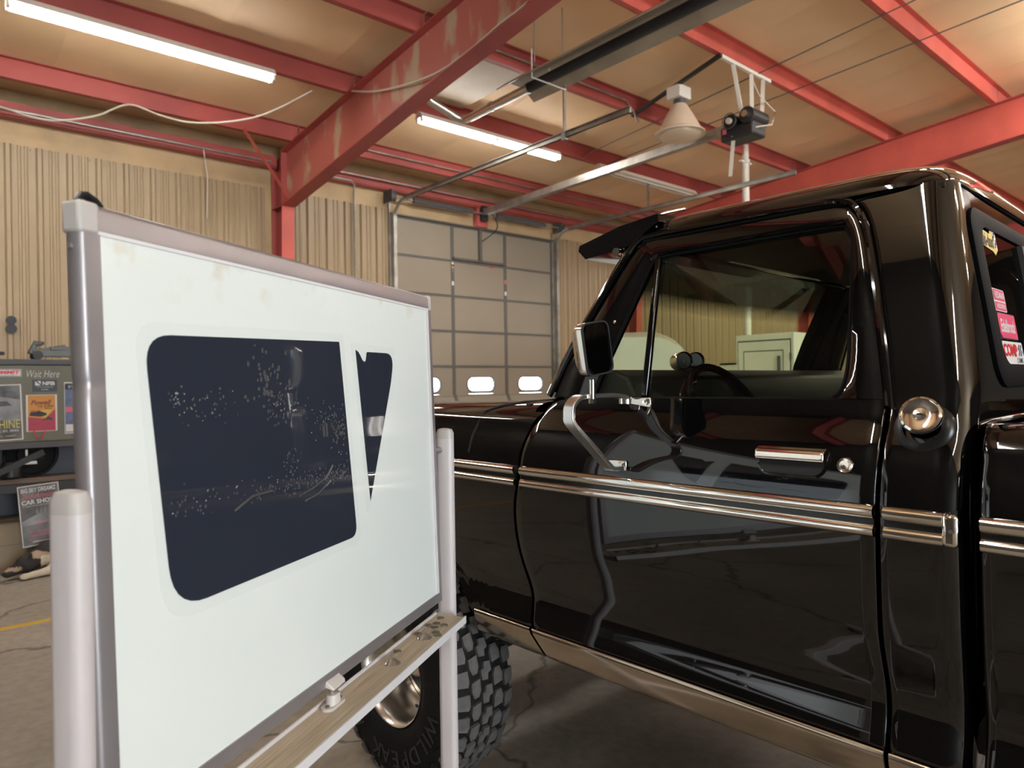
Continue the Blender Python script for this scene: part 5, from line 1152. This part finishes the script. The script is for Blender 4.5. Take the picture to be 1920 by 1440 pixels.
def d_big(rect, poly, txt):
    rect(1, -0.475, 0.475, -0.485, 0.485, 1); poly(2, [(-0.45, -0.16), (-0.45, -0.08), (-0.05, 0.02), (0.45, 0.03), (0.45, -0.10), (0.0, -0.14)], 2); poly(3, [(-0.2, -0.16), (0.42, -0.10), (0.42, -0.085), (-0.1, -0.13)], 3)
    for k in range(5): poly(2, [(-0.1 + 0.1 * k, 0.03), (-0.08 + 0.1 * k, 0.12), (-0.06 + 0.1 * k, 0.03)], 3)
    txt(0, 'BIG SKY DREAMZ', 0.0, 0.42, 0.84, 0.072, 4, 0, 0.02); txt(3, '2nd Annual', 0.0, 0.325, 0.88, 0.085, 4, 0.35, 0.0); txt(0, 'CAR SHOW', 0.0, 0.225, 0.86, 0.075, 4, 0, 0.03)
    txt(0, 'ALL MAKES, MODELS AND YEARS WELCOME', 0.0, 0.16, 0.84, 0.018, 4)
    txt(3, 'SAT. AUGUST 23', 0.02, -0.27, 0.70, 0.045, 4); txt(3, 'FAIRGROUNDS', 0.02, -0.33, 0.62, 0.04, 4); txt(3, 'AWARDS * FOOD * RAFFLE', 0.0, -0.395, 0.66, 0.022, 4); rect(0, -0.25, 0.25, -0.44, -0.425, 4)
poster(0.690, 0.985, 0.205, 0.722, YC - 0.030, ['paper', 'poster_dark', 'poster_grey', 'pink_ink'], d_big, 'black car show poster hanging below the bench shelf', tilt=R(4))

# floor jack lying on the bench
jk = thing('floor_jack', 'grey steel floor jack lying on top of the bench', 'floor jack', (0.80, YC + 0.15, 1.790))
obj('side_plate', MB().hexa([(0.03, -0.09, 0.03), (0.52, -0.09, 0.03), (0.52, -0.08, 0.03), (0.03, -0.08, 0.03), (0.03, -0.09, 0.07), (0.40, -0.09, 0.10), (0.40, -0.08, 0.10), (0.03, -0.08, 0.07)]).hexa([(0.03, 0.08, 0.03), (0.52, 0.08, 0.03), (0.52, 0.09, 0.03), (0.03, 0.09, 0.03), (0.03, 0.08, 0.07), (0.40, 0.08, 0.10), (0.40, 0.09, 0.10), (0.03, 0.09, 0.07)]), 'jack_grey', jk)
obj('lift_arm', MB().beam((0.02, 0, 0.06), (0.26, 0, 0.115), 0.10, 0.05).beam((0.14, 0, 0.10), (0.40, 0, 0.105), 0.12, 0.035), 'jack_grey', jk, bevel=0.006)
obj('handle_socket', MB().beam((0.0, 0, 0.05), (0.05, 0, 0.165), 0.05, 0.045).box(0.03, 0.09, -0.03, 0.03, 0.125, 0.165), 'jack_grey', jk, bevel=0.008)
obj('saddle', MB().cyl((0.07, 0, 0.135), (0.07, 0, 0.16), 0.035, n=16), 'jack_grey', jk)
for xx, rr in ((0.045, 0.038), (0.47, 0.032)):
    for yy in (-0.10, 0.10): obj('wheel', MB().cyl((xx, yy - 0.012, rr), (xx, yy + 0.012, rr), rr, n=18), 'black_iron', jk)
tag(obj('jack_handle', MB().beam((-0.32, YC + 0.15, 1.80), (0.62, YC + 0.15, 1.845), 0.03, 0.03), 'black_iron', bevel=0.008), 'black bar lying on the bench beside the floor jack', 'bar')

# dog asleep on the floor in front of the bench
def blob(name, balls, vox):
    mb = MB()
    for c, r, sc in balls: mb.sphere(c, r, 8, sc)
    me = make_mesh(name, mb, 'fur_black', merge=False); o = bpy.data.objects.new(name, me); COL.objects.link(o)
    rm = o.modifiers.new('r', 'REMESH'); rm.mode = 'VOXEL'; rm.voxel_size = vox
    s_ = o.modifiers.new('s', 'SMOOTH'); s_.factor = 0.6; s_.iterations = 5
    bpy.context.view_layer.update()
    m2 = bpy.data.meshes.new_from_object(o.evaluated_get(bpy.context.evaluated_depsgraph_get())); bpy.data.objects.remove(o)
    return m2
def chain(p0, p1, r0, r1, n): return [(tuple(lerp(a, b, i / (n - 1)) for a, b in zip(p0, p1)), lerp(r0, r1, i / (n - 1)), (1, 1, 1)) for i in range(n)]
# lies on its side of the belly, head towards the left with the muzzle on the floor, one foreleg stretched out
balls = chain((1.30, 7.06, 0.145), (1.00, 7.03, 0.150), 0.135, 0.150, 6) + chain((1.00, 7.03, 0.15), (0.86, 6.99, 0.155), 0.140, 0.105, 4) + chain((0.86, 6.98, 0.155), (0.74, 6.95, 0.115), 0.085, 0.072, 4)
balls += [((0.705, 6.94, 0.105), 0.078, (1.05, 1, 0.95))] + chain((0.66, 6.93, 0.085), (0.575, 6.915, 0.052), 0.052, 0.034, 5)
balls += [((0.735, 6.88, 0.172), 0.026, (0.8, 0.5, 1.3)), ((0.745, 7.00, 0.172), 0.026, (0.8, 0.5, 1.3))]
balls += chain((0.96, 6.90, 0.09), (0.84, 6.84, 0.045), 0.055, 0.036, 5) + chain((0.84, 6.84, 0.042), (0.70, 6.825, 0.030), 0.034, 0.027, 6) + [((0.685, 6.822, 0.028), 0.033, (1.25, 1, 0.8))]
balls += chain((1.28, 6.95, 0.12), (1.20, 6.86, 0.06), 0.10, 0.05, 4) + chain((1.20, 6.86, 0.045), (1.02, 6.82, 0.030), 0.040, 0.030, 6) + chain((1.42, 7.08, 0.09), (1.62, 6.98, 0.03), 0.035, 0.022, 7)
dm = blob('sleeping_dog', balls, 0.010)
dm.materials.clear()
for q in ('fur_black', 'fur_tan', 'fur_white'): dm.materials.append(MATS[q])
for p in dm.polygons:
    c = p.center; i = 0
    if c.x < 0.80 and c.y < 6.86 and c.z < 0.075: i = 2
    elif 0.80 <= c.x < 0.97 and c.y < 6.93 and c.z < 0.16: i = 2
    elif c.y < 6.865 and c.z < 0.07: i = 1
    elif 0.74 < c.x < 0.93 and 0.155 < c.z + (c.x - 0.74) * 0.25 < 0.215 and c.y < 6.95: i = 1
    elif c.x < 0.67 and c.z > 0.07 and c.z < 0.10: i = 1
    p.material_index = i; p.use_smooth = True
dg = tag(obj('sleeping_dog', dm, None), 'black, tan and white dog asleep on the floor by the bench', 'dog')
obj('nose', MB().sphere((0.545, 6.913, 0.058), 0.012, 6), 'plastic_black', dg)

# beyond the truck, seen through its windows
ct = thing('steel_cabinet', 'tall white steel cabinet seen through the truck windscreen', 'cabinet', (8.05, 4.38, 0))
obj('carcass', MB().box(-0.27, 0.27, -0.38, 0.37, 0, 2.07), 'cabinet_white', ct, bevel=0.006)
dr = obj('door', MB().box(-0.288, -0.272, -0.33, 0.33, 0.08, 1.98), 'cabinet_white', ct, bevel=0.004)
obj('door_gap', MB().box(-0.2735, -0.2705, -0.345, 0.345, 0.06, 2.0), 'dark_grey', ct, smooth=False)
obj('inset_line', MB().box(-0.2895, -0.2875, -0.26, 0.26, 1.86, 1.872).box(-0.2895, -0.2875, -0.26, -0.25, 0.5, 1.872).box(-0.2895, -0.2875, 0.25, 0.26, 0.5, 1.872), 'dark_grey', dr, smooth=False)
obj('door_handle', MB().box(-0.31, -0.288, -0.22, -0.19, 1.62, 1.80), 'dark_grey', dr)
for zz in (0.4, 1.75): obj('hinge', MB().cyl((-0.285, -0.345, zz), (-0.285, -0.345, zz + 0.08), 0.010, n=8), 'dark_grey', ct)
vn = thing('white_van', 'white van parked inside by the overhead door behind the truck', 'van', (7.68, 6.33, 0), R(130.8))
secs = [(-1.95, 0.55, 1.00, 0.72), (-1.85, 0.45, 1.18, 0.78), (-1.3, 0.40, 1.30, 0.80), (-0.95, 0.40, 1.42, 0.80), (-0.55, 0.40, 1.90, 0.74), (-0.25, 0.40, 2.06, 0.70), (0.2, 0.40, 2.10, 0.68), (1.6, 0.40, 2.10, 0.66), (1.95, 0.45, 2.02, 0.64)]
obj('body', MB().loft([[(x, y, z) for x, z in [(p[0], p[1]) for p in rrect(0, (z0 + z1) / 2, 2 * hw2, z1 - z0, min(0.50, (z1 - z0) * 0.3), 7)]] for y, z0, z1, hw2 in secs], cap=True), 'van_white', vn, angle=40)
obj('windscreen', MB().add([(-0.58, -0.965, 1.46), (0.58, -0.965, 1.46), (0.46, -0.50, 1.98), (-0.46, -0.50, 1.98)], [(0, 1, 2, 3)]), 'dark_glass', vn, smooth=False)
for sx in (-1, 1):
    obj('side_window', MB().box(sx * 0.70 - 0.01, sx * 0.70 + 0.01, -0.35, 0.35, 1.15, 1.55), 'dark_glass', vn)
    for yy in (-1.25, 1.25): obj('wheel', MB().cyl((sx * 0.60, yy, 0.34), (sx * 0.81, yy, 0.34), 0.34, n=28), 'rubber', vn)
    obj('headlight', MB().sphere((sx * 0.62, -1.88, 0.90), 0.10, 8, (1.2, 0.5, 0.8)), 'chrome', vn)
sh = thing('white_shelf', 'low white shelf unit between the van and the steel cabinet', 'shelf', (9.6, 5.6, 0))
for zz in (0.05, 0.6, 1.15, 1.74): obj('shelf_board', MB().box(-0.55, 0.55, -0.2, 0.2, zz, zz + 0.03), 'cabinet_white', sh)
for xx in (-0.55, 0.52): obj('side_panel', MB().box(xx, xx + 0.03, -0.2, 0.2, 0, 1.77), 'cabinet_white', sh)
obj('back_sheet', MB().box(-0.55, 0.55, 0.19, 0.2, 0, 1.77), 'cabinet_white', sh)
